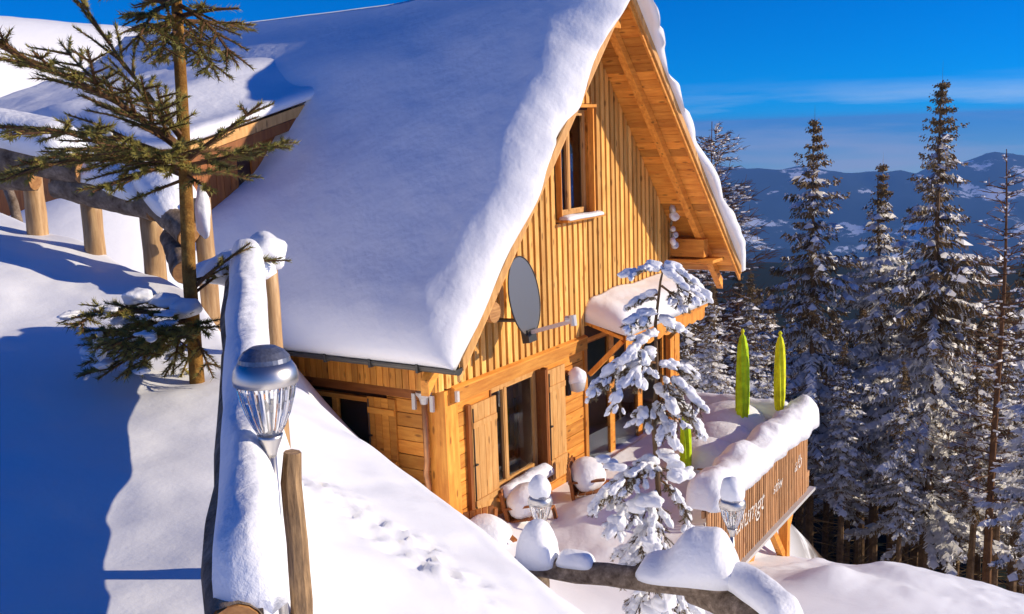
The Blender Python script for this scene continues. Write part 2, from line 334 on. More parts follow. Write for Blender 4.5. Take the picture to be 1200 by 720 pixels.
mb = MB(); mb.box((XR-.1, (YW+YB)/2+.1, (GZ-2.05)/2), (.12, YB-YW-.1, -2.05-GZ)); hp('side_wall', mb, W_RY)
mb = MB(); mb.prism([(XL+.2, YB, GZ), (XR, YB, GZ), (XR, YB, zu(XR)), (XM, YB, ZR), (XL+.2, YB, zu(XL+.2))], (0, -.12, 0)); hp('back_wall', mb, W_RV)
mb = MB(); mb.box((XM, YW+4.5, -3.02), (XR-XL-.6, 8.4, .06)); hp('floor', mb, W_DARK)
# gable battens: each one its own board, pitched top
sp = .1525; bw = .094; x = XL+.03; 
def board_poly(x0, x1, zb, zt0, zt1, Yf, th): return [(x0, Yf, zb), (x1, Yf, zb), (x1, Yf, zt1), (x0, Yf, zt0)]
while x < XR-.1:
    x0, x1 = x, x+bw; segs = []
    if x1 > GW[0]-.03 and x0 < GW[1]+.03: segs = [(-2.99, GW[2]-.09), (GW[3]+.09, None)]
    else: segs = [(-2.99+random.uniform(-.006, .006), None)]
    for zb, zt in segs:
        a = zu(x0)-.012 if zt is None else zt; b = zu(x1)-.012 if zt is None else zt
        if x0 > 13.0 and x1 < 16.1 and zb < -2.9: zb = -2.86
        mb = MB(); mb.prism(board_poly(x0, x1, zb, a, b, YW-.022+random.uniform(-.003, .003), .04), (0, .052, 0)); hp('board', mb, W_B)
    x += sp
# upper side wall boards
y = YW-.005; k = 0
while y < YB-2:
    w = .088; mb = MB(); mb.box((XL+random.uniform(-.004, .004), y+w/2, (-2.99-2.03)/2), (.04, w, .96)); hp('board', mb, W_V); y += .0985
# horizontal siding planks: left wall and front
LSW = (7.95, 9.35, -4.2, -3.22)                        # side window (y0,y1,z0,z1)
rows = [-3.0-.176*(i+1) for i in range(18)]
for z0 in rows:
    if z0 < -6.1: break
    for (ya, yb) in ([(YW+.24, LSW[0]), (LSW[1], YB-.3)] if z0+.17 > LSW[2] else [(YW+.24, YB-.3)]):
        mb = MB(); mb.box((XL+.205+random.uniform(-.004, .004), (ya+yb)/2, z0+.085), (.05, yb-ya, .166)); hp('plank', mb, W_RY if False else W_Y)
    for (xa, xb) in [(XL+.42, LW[0]), (LW[1], DW[0]-.1), (DW[1]+.16, XR-.05)]:
        mb = MB(); mb.box(((xa+xb)/2, YW+.035+random.uniform(-.004, .004), z0+.085), (xb-xa, .05, .166)); hp('plank', mb, W_X)
    if z0+.17 < LW[2]-.06:
        mb = MB(); mb.box(((LW[0]+LW[1])/2, YW+.033, z0+.085), (LW[1]-LW[0]-.004, .05, .166)); hp('plank', mb, W_X)
for c, s in (((XL+.29, YW+.125, (-3.02+GZ)/2), (.26, .25, -GZ-3.02)), ((XR-.1, YW+.1, (-3.02+GZ)/2), (.2, .2, -GZ-3.02)), ((DW[1]+.08, YW+.03, (-3.1+GZ)/2), (.14, .12, -GZ-3.1)), ((DW[0]-.055, YW+.03, (-3.1+GZ)/2), (.09, .1, -GZ-3.1))):
    mb = MB(); mb.box(c, s); hp('corner_post', mb, W_V)
mb = MB(); mb.box(((XL+.27+12.98)/2, YW+.0, -3.09), (12.98-XL-.27, .13, .19)); hp('beam', mb, W_X)
mb = MB(); mb.prism([(XL+.27, YW-.075, -3.0), (12.98, YW-.075, -3.0), (12.98, YW-.02, -2.975), (XL+.27, YW-.02, -2.975)], (0, 0, -.02)); hp('drip_board', mb, W_X)
mb = MB(); mb.box((XL+.17, (YW+YB)/2, -3.07), (.11, YB-YW-.5, .15)); hp('beam', mb, W_RY)
# beam ends and small metal caps at the corner
for dx, dz, s in ((.30, -3.10, .045),):
    mb = MB(); mb.box((XL+dx, YW-.085, dz), (s, .04, .13)); hp('metal_bracket', mb, M_WHITE)
# --- windows
def window(parent, x0, x1, z0, z1, Yf, frame_mat, mull, back, sheets=None, f=.055, depth=.06):
    o = MB()
    for a, b, c, d in ((x0, x0+f, z0, z1), (x1-f, x1, z0, z1), (x0+f, x1-f, z1-f, z1), (x0+f, x1-f, z0, z0+f)): o.box(((a+b)/2, Yf, (c+d)/2), (b-a, depth, d-c))
    fr = hp('window', o, frame_mat, parent)
    xsn = [x0+f]+[q for m_ in mull for q in (m_-.028, m_+.028)]+[x1-f]
    for m_ in mull: q = MB(); q.box((m_, Yf-.004, (z0+z1)/2), (.056, depth+.012, z1-z0-2*f)); hp('mullion', q, frame_mat, fr)
    for a, b in zip(xsn[::2], xsn[1::2]):
        q = MB()
        for aa, bb, cc, dd in ((a, a+.018, z0+f, z1-f), (b-.018, b, z0+f, z1-f), (a+.018, b-.018, z1-f-.02, z1-f), (a+.018, b-.018, z0+f, z0+f+.02)): q.box(((aa+bb)/2, Yf-.012, (cc+dd)/2), (bb-aa, .04, dd-cc))
        hp('sash', q, frame_mat, fr)
        q = MB(); q.box(((a+b)/2, Yf+.005, (z0+z1)/2), (b-a-.05, .006, z1-z0-2*f-.05)); hp('pane', q, M_GLASS, fr)
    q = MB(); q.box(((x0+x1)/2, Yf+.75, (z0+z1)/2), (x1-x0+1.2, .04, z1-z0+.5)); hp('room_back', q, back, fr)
    for (a, b, c, d, mt, dy) in sheets or []:
        q = MB(); nn = 9
        pts = [(a+(b-a)*i_/nn, Yf+dy+.02*math.sin(i_*2.1), c) for i_ in range(nn+1)]; q.add(pts+[(p_[0], p_[1], d) for p_ in pts], [[i_, i_+1, nn+2+i_, nn+1+i_] for i_ in range(nn)]); hp('window_sheet', q, mt, fr)
    return fr
YF = YW+.11
window(house, GW[0], GW[1], GW[2], GW[3], YF, W_PALEX, [12.80], M_INSIDE, [(12.47, 12.74, -1.1, -.35, M_BLUE, .05), (12.86, 13.05, -1.1, -.35, M_BLUE, .05), (12.86, 13.0, -.3, .2, M_CURTAIN, .08)])  # blue sheets behind the lower panes paint in the glass reflection
for a, b, mt in ((GW[0]-.012, GW[0], W_V), (GW[1], GW[1]+.03, W_V)):
    mb = MB(); mb.box(((a+b)/2, YW+.04, (GW[2]+GW[3])/2), (b-a, .2, GW[3]-GW[2]+.1)); hp('window_lining', mb, mt)
mb = MB(); mb.box(((GW[0]+GW[1])/2, YW-.0, GW[3]+.055), (GW[1]-GW[0]+.1, .2, .045)); hp('lintel', mb, W_X)
mb = MB(); mb.box(((GW[0]+GW[1])/2+.02, YW-.06, GW[2]-.055), (GW[1]-GW[0]+.18, .24, .035)); hp('window_sill', mb, W_X)
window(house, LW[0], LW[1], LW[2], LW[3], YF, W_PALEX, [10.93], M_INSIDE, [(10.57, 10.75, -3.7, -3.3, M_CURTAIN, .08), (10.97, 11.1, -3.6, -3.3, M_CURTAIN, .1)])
mb = MB(); mb.box((LW[1]+.02, YW+.03, -3.93), (.04, .22, 1.4)); hp('window_lining', mb, W_RV)
mb = MB(); mb.box((LW[0]-.015, YW+.055, -3.93), (.03, .11, 1.4)); hp('window_lining', mb, W_RV)
mb = MB(); mb.box(((LW[0]+LW[1])/2, YW-.04, LW[2]-.05), (LW[1]-LW[0]+.1, .2, .04)); hp('window_sill', mb, W_X)
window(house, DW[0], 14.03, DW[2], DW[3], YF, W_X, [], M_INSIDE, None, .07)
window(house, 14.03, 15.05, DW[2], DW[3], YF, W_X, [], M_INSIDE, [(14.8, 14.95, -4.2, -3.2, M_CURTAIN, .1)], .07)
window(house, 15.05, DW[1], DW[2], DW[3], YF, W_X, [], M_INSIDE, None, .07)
# side window, seen at a slant
o = MB(); X0 = XL+.19
for a, b, c, d in ((LSW[0], LSW[0]+.06, LSW[2], LSW[3]), (LSW[1]-.06, LSW[1], LSW[2], LSW[3]), (8.75, 8.83, LSW[2], LSW[3]-.06), (LSW[0]+.06, LSW[1]-.06, LSW[3]-.06, LSW[3])): o.box((X0, (a+b)/2, (c+d)/2), (.08, b-a, d-c))
sw = hp('window', o, W_Y)
for a, b in ((8.01, 8.75), (8.83, 9.29)):
    q = MB(); q.box((X0+.01, (a+b)/2, -3.74), (.006, b-a, .9)); hp('pane', q, M_GLASS, sw)
    q = MB(); q.box((X0+.05, (a+b)/2, -3.74), (.02, b-a, .9)); hp('window_sheet', q, M_CURTAIN, sw)
# shutters: vertical boards, two ledgers, iron fittings
def shutter(org, ax, W, H, mat, nb=4):
    org = Vector(org); ax = Vector(ax).normalized(); nrm = ax.cross(Vector((0, 0, 1))); M3 = Matrix((ax, nrm, Vector((0, 0, 1)))).transposed()
    mb = MB(); mb.box(org+ax*W/2+Vector((0, 0, H/2))-nrm*.02, (W-.02, .02, H-.02), M3); sh = hp('shutter', mb, mat)
    bw_ = W/nb
    for i_ in range(nb): q = MB(); q.box(org+ax*(bw_*(i_+.5))+Vector((0, 0, H/2)), (bw_-.006, .022, H), M3); hp('board', q, mat, sh)
    for hz in (.17, .83): q = MB(); q.box(org+ax*W/2+Vector((0, 0, H*hz))+nrm*.02, (W-.03, .02, .075), M3); hp('ledger', q, mat, sh)
    for hz in (.5,): q = MB(); q.box(org+ax*.04+Vector((0, 0, H*hz))+nrm*.03, (.05, .03, .02), M3); hp('latch', q, M_BLACK, sh)
    q = MB(); q.tube([org+ax*.025+Vector((0, 0, H*.03))+nrm*.02, org+ax*.025+Vector((0, 0, H*.97))+nrm*.02], .008, 5); hp('hinge_rod', q, M_BLACK, sh)
    return sh
shutter((9.97, YW-.04, -4.83), (1, 0, 0), .56, 1.53, W_PALEX)
shutter((11.80, YW-.06, -4.86), (1, 0, 0), .48, 1.60, W_PALEX)
mb = MB(); mb.box((9.94, YW-.01, -4.06), (.06, .07, 1.55)); hp('shutter_stop', mb, W_RV)
mb = MB(); mb.box((11.77, YW-.04, -4.02), (.03, .09, 1.62)); hp('shutter_edge', mb, W_RV)
shutter((XL+.16, 8.245, -4.2), (0, -1, 0), .45, 1.0, W_Y)
# --- roof slabs, soffit boards, verge boards, rafters, purlins
TH = .16
for sgn in (-1, 1):
    Xe = XM+sgn*4.0; yf0, yf1 = vy(XM), vy(Xe); nrm = Vector((sgn*K, 0, 1)).normalized(); up = .09
    mb = MB(); a = [(XM, yf0+.02, ZR+.03), (Xe, yf1+.02, zu(Xe)+.03), (Xe, YB+.5, zu(Xe)+.03), (XM, YB+.5, ZR+.03)]
    mb.prism([Vector(q) for q in (a if sgn > 0 else a[::-1])], (0, 0, up)); hp('roof', mb, M_ROOF)
    Ls = 4.0*math.hypot(1, K); nb = 38
    for i_ in range(nb):                              # soffit boards run along the ridge
        t0, t1 = i_/nb, (i_+.93)/nb; xa, xb = XM+sgn*4*t0, XM+sgn*4*t1
        mb = MB(); pl = [(xa, vy(xa)+.06, zu(xa)), (xb, vy(xb)+.06, zu(xb)), (xb, YW+.12, zu(xb)), (xa, YW+.12, zu(xa))]
        mb.prism(pl, (0, 0, .028)); hp('soffit_board', mb, W_Y)
    def slope_beam(name, t0, t1, off, w, dz0, dz1, mat):  # beam along the slope, off from verge
        xa, xb = XM+sgn*4*t0, XM+sgn*4*t1; ya, yb = vy(xa)+off, vy(xb)+off
        q = MB(); q.prism([(xa, ya, zu(xa)+dz0), (xb, yb, zu(xb)+dz0), (xb, yb, zu(xb)+dz1), (xa, ya, zu(xa)+dz1)], (0, w, 0)); return hp(name, q, mat)
    slope_beam('verge_board', 0, 1.012, -.0, .035, -.10, .10, W_X if sgn > 0 else W_PALEX)
    slope_beam('verge_board', 0, 1.004, -.032, .03, -.01, .13, W_PALEX)
    slope_beam('rafter', .01, 1.035, .36, .11, -.18, -.005, W_X)
def purlin(X, Z, y0, w, h): mb = MB(); mb.box((X, (y0+YW+.3)/2, Z), (w, YW+.3-y0, h)); return hp('purlin', mb, W_Y)
purlin(16.20, -2.05, vy(16.2)+.30, .18, .30); purlin(XM, ZR-.34, vy(XM)+.15, .2, .26)
mb = MB(); mb.box((16.28, YW-.42, -2.26), (.52, .80, .05)); hp('purlin_board', mb, W_Y)
mb = MB(); mb.tube([(9.72, YW-.62, -2.06), (9.72, YW+.1, -2.06)], .12, 14); hp('purlin', mb, W_SAW)
# gutter along the eave with brackets and downpipe
XG = XM-4.05; zg = zu(XG)+.07
mb = MB()
for i_ in range(9):
    a0, a1 = math.pi+math.pi*i_/9, math.pi+math.pi*(i_+1)/9
    y0, y1 = vy(XG)-.04, YB+.4
    q = [(XG-.06+.075*math.cos(a0), y0, zg+.075*math.sin(a0)), (XG-.06+.075*math.cos(a1), y0, zg+.075*math.sin(a1))]
    mb.add(q+[(p_[0], y1, p_[2]) for p_ in q[::-1]], [[0, 1, 2, 3]])
mb.add([(XG-.06+.075*math.cos(math.pi+math.pi*i_/9), vy(XG)-.04, zg+.075*math.sin(math.pi+math.pi*i_/9)) for i_ in range(10)], [list(range(10))])
gut = hp('gutter', mb, M_GUTTER)
for yy in np.arange(YW-.2, YB, .68):
    q = MB(); q.box((XG-.06, yy, zg-.03), (.17, .03, .1)); hp('gutter_bracket', q, M_GUTTER, gut)
mb = MB(); mb.box((XG+.03, (vy(XG)+YB)/2, zg-.05), (.03, YB-vy(XG), .08)); hp('eave_board', mb, M_GUTTER)
mb = MB(); px_, py_ = XL+.1, YW+.26
mb.tube([(px_, py_, -3.12), (px_, py_, -3.9), (px_-.02, py_+.01, -4.05), (px_, py_, -4.2), (px_, py_, -6.2)], .036, 8); dp = hp('downpipe', mb, M_COPPER, house, True)
mb = MB(); mb.lathe([(.045, -.12), (.06, -.05), (.10, .0), (.10, .03), (.03, .05)], (px_, py_, -3.06), 12); hp('downpipe_hopper', mb, M_WHITE, dp)
for dy in (-.11, .16): mb = MB(); mb.box((px_+.01, py_+dy, -3.17), (.035, .05, .2)); hp('metal_bracket', mb, M_WHITE)
# --- dormer on the left slope
dm = MB(); YD = 10.6
def zd(X): return .66-.245*(11.67-X)
dm.prism([(9.05, YD, zu(9.05)+.2), (11.67, YD, zu(11.67)+.24), (11.67, YD, zd(11.67)), (9.05, YD, zd(9.05))], (0, .1, 0))
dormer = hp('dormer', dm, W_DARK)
x = 9.06
while x < 11.5:
    if not (9.75 < x < 9.98):
        zb = zu(x)+.2; zt = zd(x)-.3
        if zt-zb > .03:
            q = MB(); q.prism([(x, YD-.03, zb), (x+.12, YD-.03, zb+.12*K), (x+.12, YD-.03, zd(x+.12)-.3), (x, YD-.03, zt)], (0, .03, 0)); hp('board', q, W_RV, dormer)
    x += .128
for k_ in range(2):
    z0 = -.02-.145*k_; q = MB(); q.prism([(8.75, YD-.24+.012*k_, zd(8.75)+z0-.135), (11.9, YD-.24+.012*k_, zd(11.9)+z0-.135), (11.9, YD-.24+.012*k_, zd(11.9)+z0), (8.75, YD-.24+.012*k_, zd(8.75)+z0)], (0, .035, 0)); hp('verge_board', q, W_PALEX if k_ == 0 else W_RV, dormer)  # sun on the upper board and shade on the lower put into their colours
q = MB(); q.prism([(8.7, YD-.22, zd(8.7)), (12.35, YD-.22, zd(12.35)), (12.35, YB, zd(12.35)), (8.7, YB, zd(8.7))], (0, 0, .035)); hp('dormer_roof', q, M_ROOF, dormer)
q = MB(); q.box((9.02, (YD+YB)/2, (zd(9)-2.2)/2), (.1, YB-YD, 2.2+zd(9))); hp('dormer_front', q, W_RV, dormer)
# --- porch canopy over the terrace doors
cn = MB(); cn.prism([(13.03, YW-.62, -2.98), (13.03, YW-.62, -3.03), (13.03, YW-.02, -2.84), (13.03, YW-.02, -2.79)], (3.05, 0, 0)); canopy = hp('canopy', cn, W_X)
q = MB(); N = 90; top = []; bot = []
for i_ in range(N+1):
    xx = 13.04+3.02*i_/N; top.append((xx, YW-.66, -2.97)); bot.append((xx, YW-.66, -3.19-.035*abs(math.sin(i_/N*math.pi*9))))
q.add(top+bot+[(p_[0], p_[1]+.025, p_[2]) for p_ in top+bot], [[i_, i_+1, N+2+i_, N+1+i_] for i_ in range(N)]+[[2*N+2+i_+1, 2*N+2+i_, 3*N+3+i_, 3*N+4+i_] for i_ in range(N)]+[[N+1+i_, N+2+i_, 3*N+4+i_, 3*N+3+i_] for i_ in range(N)])
hp('valance', q, W_V, canopy)
q = MB(); q.box((14.55, YW-.685, -2.985), (3.1, .025, .07)); hp('fascia', q, W_X, canopy)
for xx in (13.1, 15.98): q = MB(); q.bar((xx, YW-.03, -3.6), (xx, YW-.58, -3.05), .07, .07, (1, 0, 0)); hp('strut', q, W_V, canopy)

# ------------------------------------------------------------------ snow on the roofs
def edge_round(d, w): d = np.clip(d/w, 0, 1); return np.sqrt(1-(1-d)**2)
def slab_snow(name, pos, T, nu, nv, label, rim=.5, seed=1, lump=.06, minv=(0, 0, 0, 0)):
    # pos(u,v)->base point, T thickness; rounded toward all four rims, closed underneath
    us = np.linspace(0, 1, nu); vs_ = np.linspace(0, 1, nv); v = []
    top = np.zeros((nv, nu, 3))
    for j, b in enumerate(vs_):
        for i_, a in enumerate(us): top[j, i_] = pos(a, b)
    base = top.copy(); top2 = T(us[None, :]*np.ones((nv, 1)), vs_[:, None]*np.ones((1, nu)), base)
    v = np.concatenate([top2.reshape(-1, 3), base.reshape(-1, 3)]); n0 = nu*nv
    i0 = np.arange(nu-1)[None, :]+np.arange(nv-1)[:, None]*nu; q = np.stack([i0, i0+1, i0+1+nu, i0+nu], -1).reshape(-1, 4)
    f = q.tolist()+(q[:, ::-1]+n0).tolist()
    per = [(i_, i_+1) for i_ in range(nu-1)]+[(nu-1+j*nu, nu-1+(j+1)*nu) for j in range(nv-1)]+[((nv-1)*nu+i_+1, (nv-1)*nu+i_) for i_ in range(nu-2, -1, -1)]+[((j+1)*nu, j*nu) for j in range(nv-2, -1, -1)]
    f += [[b, a, a+n0, b+n0] for a, b in per]
    o = mesh_obj(name, v, f, M_ROOFSNOW, None, True); return tag(o, label, 'snow', None, 'stuff')
def main_snow(sgn, label, thick, nu, nv):
    YE = YB+.45
    def pos(a, b):                                    # a along ridge from the verge, b down the slope
        X = XM+sgn*(b*4.13); y0 = vy(X)-(.07+.05*math.sin(b*9+1)+.05*math.sin(b*23))*(1-.75*float(smooth01((b-.5)/.3)) if sgn < 0 else 1); a2 = a**1.7
        Y = y0+(YE-y0)*a2; return (X, Y, zu(X)+.125)
    def T(U, V, B):
        X, Y = B[..., 0], B[..., 1]; dv = (Y-Y[:, :1]); de = (1-V)*4.06*1.47; dr = V*4.06*1.47
        t = thick*(.14+.86*edge_round(dv+.01, .6 if sgn < 0 else .4))*(.25+.75*edge_round(de+.03, .55))*(1+.16*fbm(X*.9, Y*.7, 3)+.14*fbm(X*3, Y*2.6, 6, 2)*np.exp(-dv*2.2))
        t = t + (.42*np.exp(-((Y-10.55)/.75)**2)*smooth01((10.7-X)/1.3) if sgn < 0 else 0)
        t = t*(1-.85*smooth01((Y-7.2)/3.2)*smooth01((1.8-dr)/1.8))
        out = B.copy(); nx = sgn*K/1.475; nz = 1/1.475
        rid = smooth01(dr/.7); out[..., 0] += nx*t*rid; out[..., 2] += t*(nz*rid+1.0*(1-rid))
        # curl over the verge
        c = np.exp(-dv*9)*(1-.8*smooth01((V-.5)/.3) if sgn < 0 else 1); out[..., 1] -= c*(.05+.13*np.clip(fbm(X*2.3, Y*0+1, 9, 3)+.1, 0, 1)); out[..., 2] -= c*.30*np.clip(fbm(X*2.1+4, Y*0, 5, 3), 0, 1)
        return out
    return slab_snow('roof_snow', pos, T, nu, nv, label)
main_snow(-1, 'deep smooth snow lying on the shaded left slope of the chalet roof', .46, 130, 120)
main_snow(1, 'strip of snow along the sunny right-hand slope of the chalet roof', .26, 60, 110)
def dpos(a, b): X = 8.55+3.9*b; Y = YD-.30+(YB-YD+.6)*a; return (X, Y, zd(X)+.03)
def dT(U, V, B):
    X, Y = B[..., 0], B[..., 1]; t = (.16+.34*smooth01((Y-YD)/1.2))*(.25+.75*edge_round((Y-Y[:, :1])+.03, .25))*(.3+.7*edge_round(V*3.9+.03, .5))*(1+.25*fbm(X*.8, Y*.8, 12)); out = B.copy(); out[..., 2] += t; return out
slab_snow('dormer_snow', dpos, dT, 60, 40, 'sunlit snow on the low dormer roof behind the young spruce')
def cpos(a, b): return (13.0+3.1*a, YW-.72+.70*b, -2.96+.17*b)
def cT(U, V, B):
    t = .36*(.12+.88*edge_round(np.minimum(U, 1-U)*3.1+.02, .28))*(.22+.78*edge_round(V*.7+.01, .32))*(1+.15*fbm(B[..., 0]*1.5, B[..., 1]*2, 4)); out = B.copy(); out[..., 2] += t; return out
slab_snow('canopy_snow', cpos, cT, 60, 20, 'thick pillow of snow on the porch canopy above the terrace doors')
def strip_snow(name, pts, w, h, label, seed=0, n=10, hs=None, mat=None, cat='snow', lump=.25, drop=.12, ws=None):   # snow lying on a rail: half-round swept along the rail
    pts = [Vector(p) for p in pts]; L = sum((b-a).length for a, b in zip(pts, pts[1:])); m_ = max(14, int(L/.035)); m_ = min(m_, 160)
    path = []; acc = [0]
    for a, b in zip(pts, pts[1:]): acc.append(acc[-1]+(b-a).length)
    for i_ in range(m_+1):
        s = L*i_/m_; j = max(q for q in range(len(pts)-1) if acc[q] <= s+1e-9); t = (s-acc[j])/(acc[j+1]-acc[j]); path.append((pts[j].lerp(pts[j+1], t), s))
    v = []; k_ = n+1+4
    for i_, (p, s) in enumerate(path):
        d = (path[min(i_+1, m_)][0]-path[max(i_-1, 0)][0]).normalized(); side = d.cross(Vector((0, 0, 1))).normalized()
        e = min(s, L-s); er = math.sqrt(max(0, 1-(1-min(1, e/(.8*w)))**2))*.92+.08
        nzv = mnoise.noise(Vector((s*1.7+seed*5, seed, 0))); hh = h*(1+lump*1.4*nzv)*er*(hs(s/L) if hs else 1); ww = w*(1+lump*.6*mnoise.noise(Vector((s*2.1, seed*3, 4))))*(.5+.5*er)*(ws(s/L) if ws else 1)
        for q in range(n+1):
            a = math.pi*q/n; nn = 1+lump*.5*mnoise.noise(Vector((s*4+seed, math.cos(a)*1.5, math.sin(a)*1.5)))
            v.append(p+side*(math.cos(a)*ww*nn)+Vector((0, 0, max(-.02, abs(math.sin(a))**.75*hh*nn-(drop*w if q in (0, n) else 0)))))
        for q in (.7, .25, -.25, -.7): v.append(p-side*(-1)*(-q)*ww*.8+Vector((0, 0, -.005)))
    f = [[i_*k_+q, i_*k_+(q+1) % k_, (i_+1)*k_+(q+1) % k_, (i_+1)*k_+q] for i_ in range(m_) for q in range(k_)]
    f += [list(range(k_))[::-1], list(range(m_*k_, (m_+1)*k_))]
    o = mesh_obj(name, v, f, mat or M_SNOWC, None, True); return tag(o, label, cat, None, 'stuff')
strip_snow('sill_snow', [(GW[0]-.05, YW-.09, GW[2]-.035), (GW[1]+.1, YW-.09, GW[2]-.035)], .10, .05, 'thin snow on the sill of the upper gable window')
strip_snow('sill_snow', [(LW[0]+.02, YW-.10, LW[2]-.03), (LW[1]-.02, YW-.10, LW[2]-.03)], .13, .13, 'snow heaped on the sill of the ground-floor window', 3)

# ------------------------------------------------------------------ satellite dish, wall lamp, garland
c = Vector((10.70, YW-.42, -2.03)); dn = Vector((.04, -.98, .15)).normalized(); sd = dn.cross(Vector((0, 0, 1))).normalized(); ud = sd.cross(dn)
dish = empty('satellite_dish', c, 'grey satellite dish on the gable under the left verge', 'satellite dish')
mb = MB(); prof = [(.50*math.sin(a_*math.pi/2/10)**1 if a_ else .001, -.07*(1-math.sin(a_*math.pi/20)**2)) for a_ in range(11)]
M3 = Matrix((sd*.74, ud, dn)).transposed()
mb.lathe(prof, c, 40, M3); mb.lathe([(r_*1.0, z_-.012) for r_, z_ in prof][::-1], c, 40, M3); hp('reflector', mb, M_DISH, dish, True)
tail = c-ud*.47; tip = tail+dn*.62+ud*.10-sd*.0
mb = MB(); mb.tube([c+M3 @ Vector((.50*math.cos(a_*math.pi/20), .50*math.sin(a_*math.pi/20), 0)) for a_ in range(41)], .009, 6, False); hp('rim', mb, M_BLACK, dish, True)
mb = MB(); mb.bar(tail-dn*.06, tip, .05, .05); hp('arm', mb, M_DISHARM, dish)
mb = MB(); mb.tube([tip-ud*.06, tip+ud*.07], [.04, .045], 10); mb.tube([tip+ud*.03+dn*.02, tip+ud*.03-dn*.09], [.03, .045], 10); hp('receiver', mb, M_WHITE, dish)
mb = MB(); mb.box(c-ud*.50-dn*.03, (.2, .1, .16), Matrix((sd, dn, ud)).transposed()); hp('mount', mb, M_BLACK, dish)
mb = MB(); mb.tube([c-dn*.1-ud*.3, (10.62, YW+.02, -2.35)], .025, 8); hp('bracket', mb, M_GUTTER, dish)
def text_mesh(name, body, size, origin, ux, uy, mat, parent, shear=0., lift=.003, ext=.001):
    cu = bpy.data.curves.new('t', 'FONT'); cu.body = body; cu.size = size; cu.extrude = ext; cu.shear = shear
    ob = bpy.data.objects.new('t', cu); scene.collection.objects.link(ob); dg = bpy.context.evaluated_depsgraph_get()
    me = bpy.data.meshes.new_from_object(ob.evaluated_get(dg)); bpy.data.objects.remove(ob)
    ux, uy = Vector(ux).normalized(), Vector(uy).normalized(); nz_ = ux.cross(uy); o_ = Vector(origin)
    for vv in me.vertices: vv.co = o_+ux*vv.co.x+uy*vv.co.y+nz_*(vv.co.z+lift)
    me.materials.clear(); me.materials.append(mat); o = bpy.data.objects.new(name, me); link(o, parent); return o
text_mesh('lettering', 'VISI', .115, c+sd*.28+ud*.15-dn*.043, -sd, ud, M_LETTER, dish); text_mesh('lettering', 'ORBIT', .115, c+sd*.24+ud*.03-dn*.05, -sd, ud, M_LETTER, dish)
lampw = empty('wall_lamp', (12.47, YW-.02, -3.6), 'round outdoor wall lamp capped with snow between shutter and terrace doors', 'lamp')
mb = MB(); mb.box((12.40, YW-.03, -3.60), (.09, .09, .30)); hp('backplate', mb, M_BLACK, lampw)
mb = MB(); mb.lathe([(.02, -.17), (.10, -.14), (.13, -.02), (.11, .05)], (12.50, YW-.14, -3.55), 16); hp('shade', mb, M_WHITE, lampw, True)
mb = MB(); mb.blob((12.50, YW-.14, -3.50), (.145, .14, .14), 3, .1); tag(hp('lamp_snow', mb, M_SNOWC, None, True), 'ball of snow on the round wall lamp', 'snow', None, 'stuff')
gl = empty('hanging_garland', (15.86, YW-.14, -1.0), 'garland of snow-dusted rosettes hanging under the right eave', 'garland')
mb = MB(); mb.tube([(15.85+.03*math.sin(i_*1.3), YW-.15, -.95-.1*i_) for i_ in range(11)], .018, 6); hp('cord', mb, M_GREYN, gl)
for i_, (dz, r_) in enumerate(((0, .11), (.23, .08), (.38, .09), (.5, .10), (.72, .05), (.83, .06), (.93, .075), (1.0, .07))):
    mb = MB(); mb.lathe([(.02, -.06), (r_, -.03), (r_*.9, .02), (r_*.35, .035), (.01, .01)], (15.86+(.05 if i_ % 2 else -.02), YW-.2, -.98-dz), 12, Matrix.Rotation(R(75), 3, 'X') @ Matrix.Rotation(R(30*(-1)**i_), 3, 'Y')); hp('rosette', mb, M_WHITE if i_ % 3 else M_FROST, gl, True)

# ------------------------------------------------------------------ terrace
DX0, DX1, DY0 = 9.9, 15.95, 4.64
deck = empty('wooden_terrace', (13, 5.8, -6.8), 'raised wooden terrace with slatted balustrade in front of the gable', 'terrace')
mb = MB(); mb.box(((DX0+DX1)/2, (DY0+YW)/2, -5.66), (DX1-DX0, YW-DY0-.02, .10)); hp('floor', mb, W_DECK, deck)
mb = MB(); mb.box((13.9, DY0+.02, -5.87), (4.6, .06, .24)); hp('fascia', mb, W_DECK, deck)
mb = MB(); mb.box((DX1-.03, (DY0+YW)/2, -5.87), (.06, YW-DY0, .24)); hp('fascia', mb, W_DECK, deck)
x = 11.65
while x < DX1:
    mb = MB(); mb.box((x, DY0-.035+random.uniform(-.004, .004), -5.36), (.052, .022, 1.18)); hp('baluster', mb, W_DECK, deck); x += .084
yy = DY0+.05
while yy < YW-.3:
    mb = MB(); mb.box((DX1+.02, yy, -5.36), (.022, .062, 1.18)); hp('baluster', mb, W_DECK, deck); yy += .082
for zz in (-4.86, -5.72): mb = MB(); mb.box((13.9, DY0+.005, zz), (4.6, .04, .09)); hp('rail', mb, W_DECK, deck)
mb = MB(); mb.box((13.9, DY0, -4.755), (4.62, .14, .04)); hp('handrail', mb, W_DECK, deck)
mb = MB(); mb.box((DX1-.01, (DY0+YW)/2, -4.75), (.14, YW-DY0, .04)); hp('handrail', mb, W_DECK, deck)
mb = MB(); mb.box((13.9, DY0-.07, -5.97), (4.6, .10, .05)); hp('lower_ledge', mb, M_WHITE, deck)
for xx in (12.2, 14.0, 15.9):
    mb = MB(); mb.box((xx, DY0+.30, (-5.98+tz(xx, DY0+.3)-.5)/2), (.15, .15, 5.98*-1-(tz(xx, DY0+.3)-.5))); hp('support_post', mb, W_V, deck)
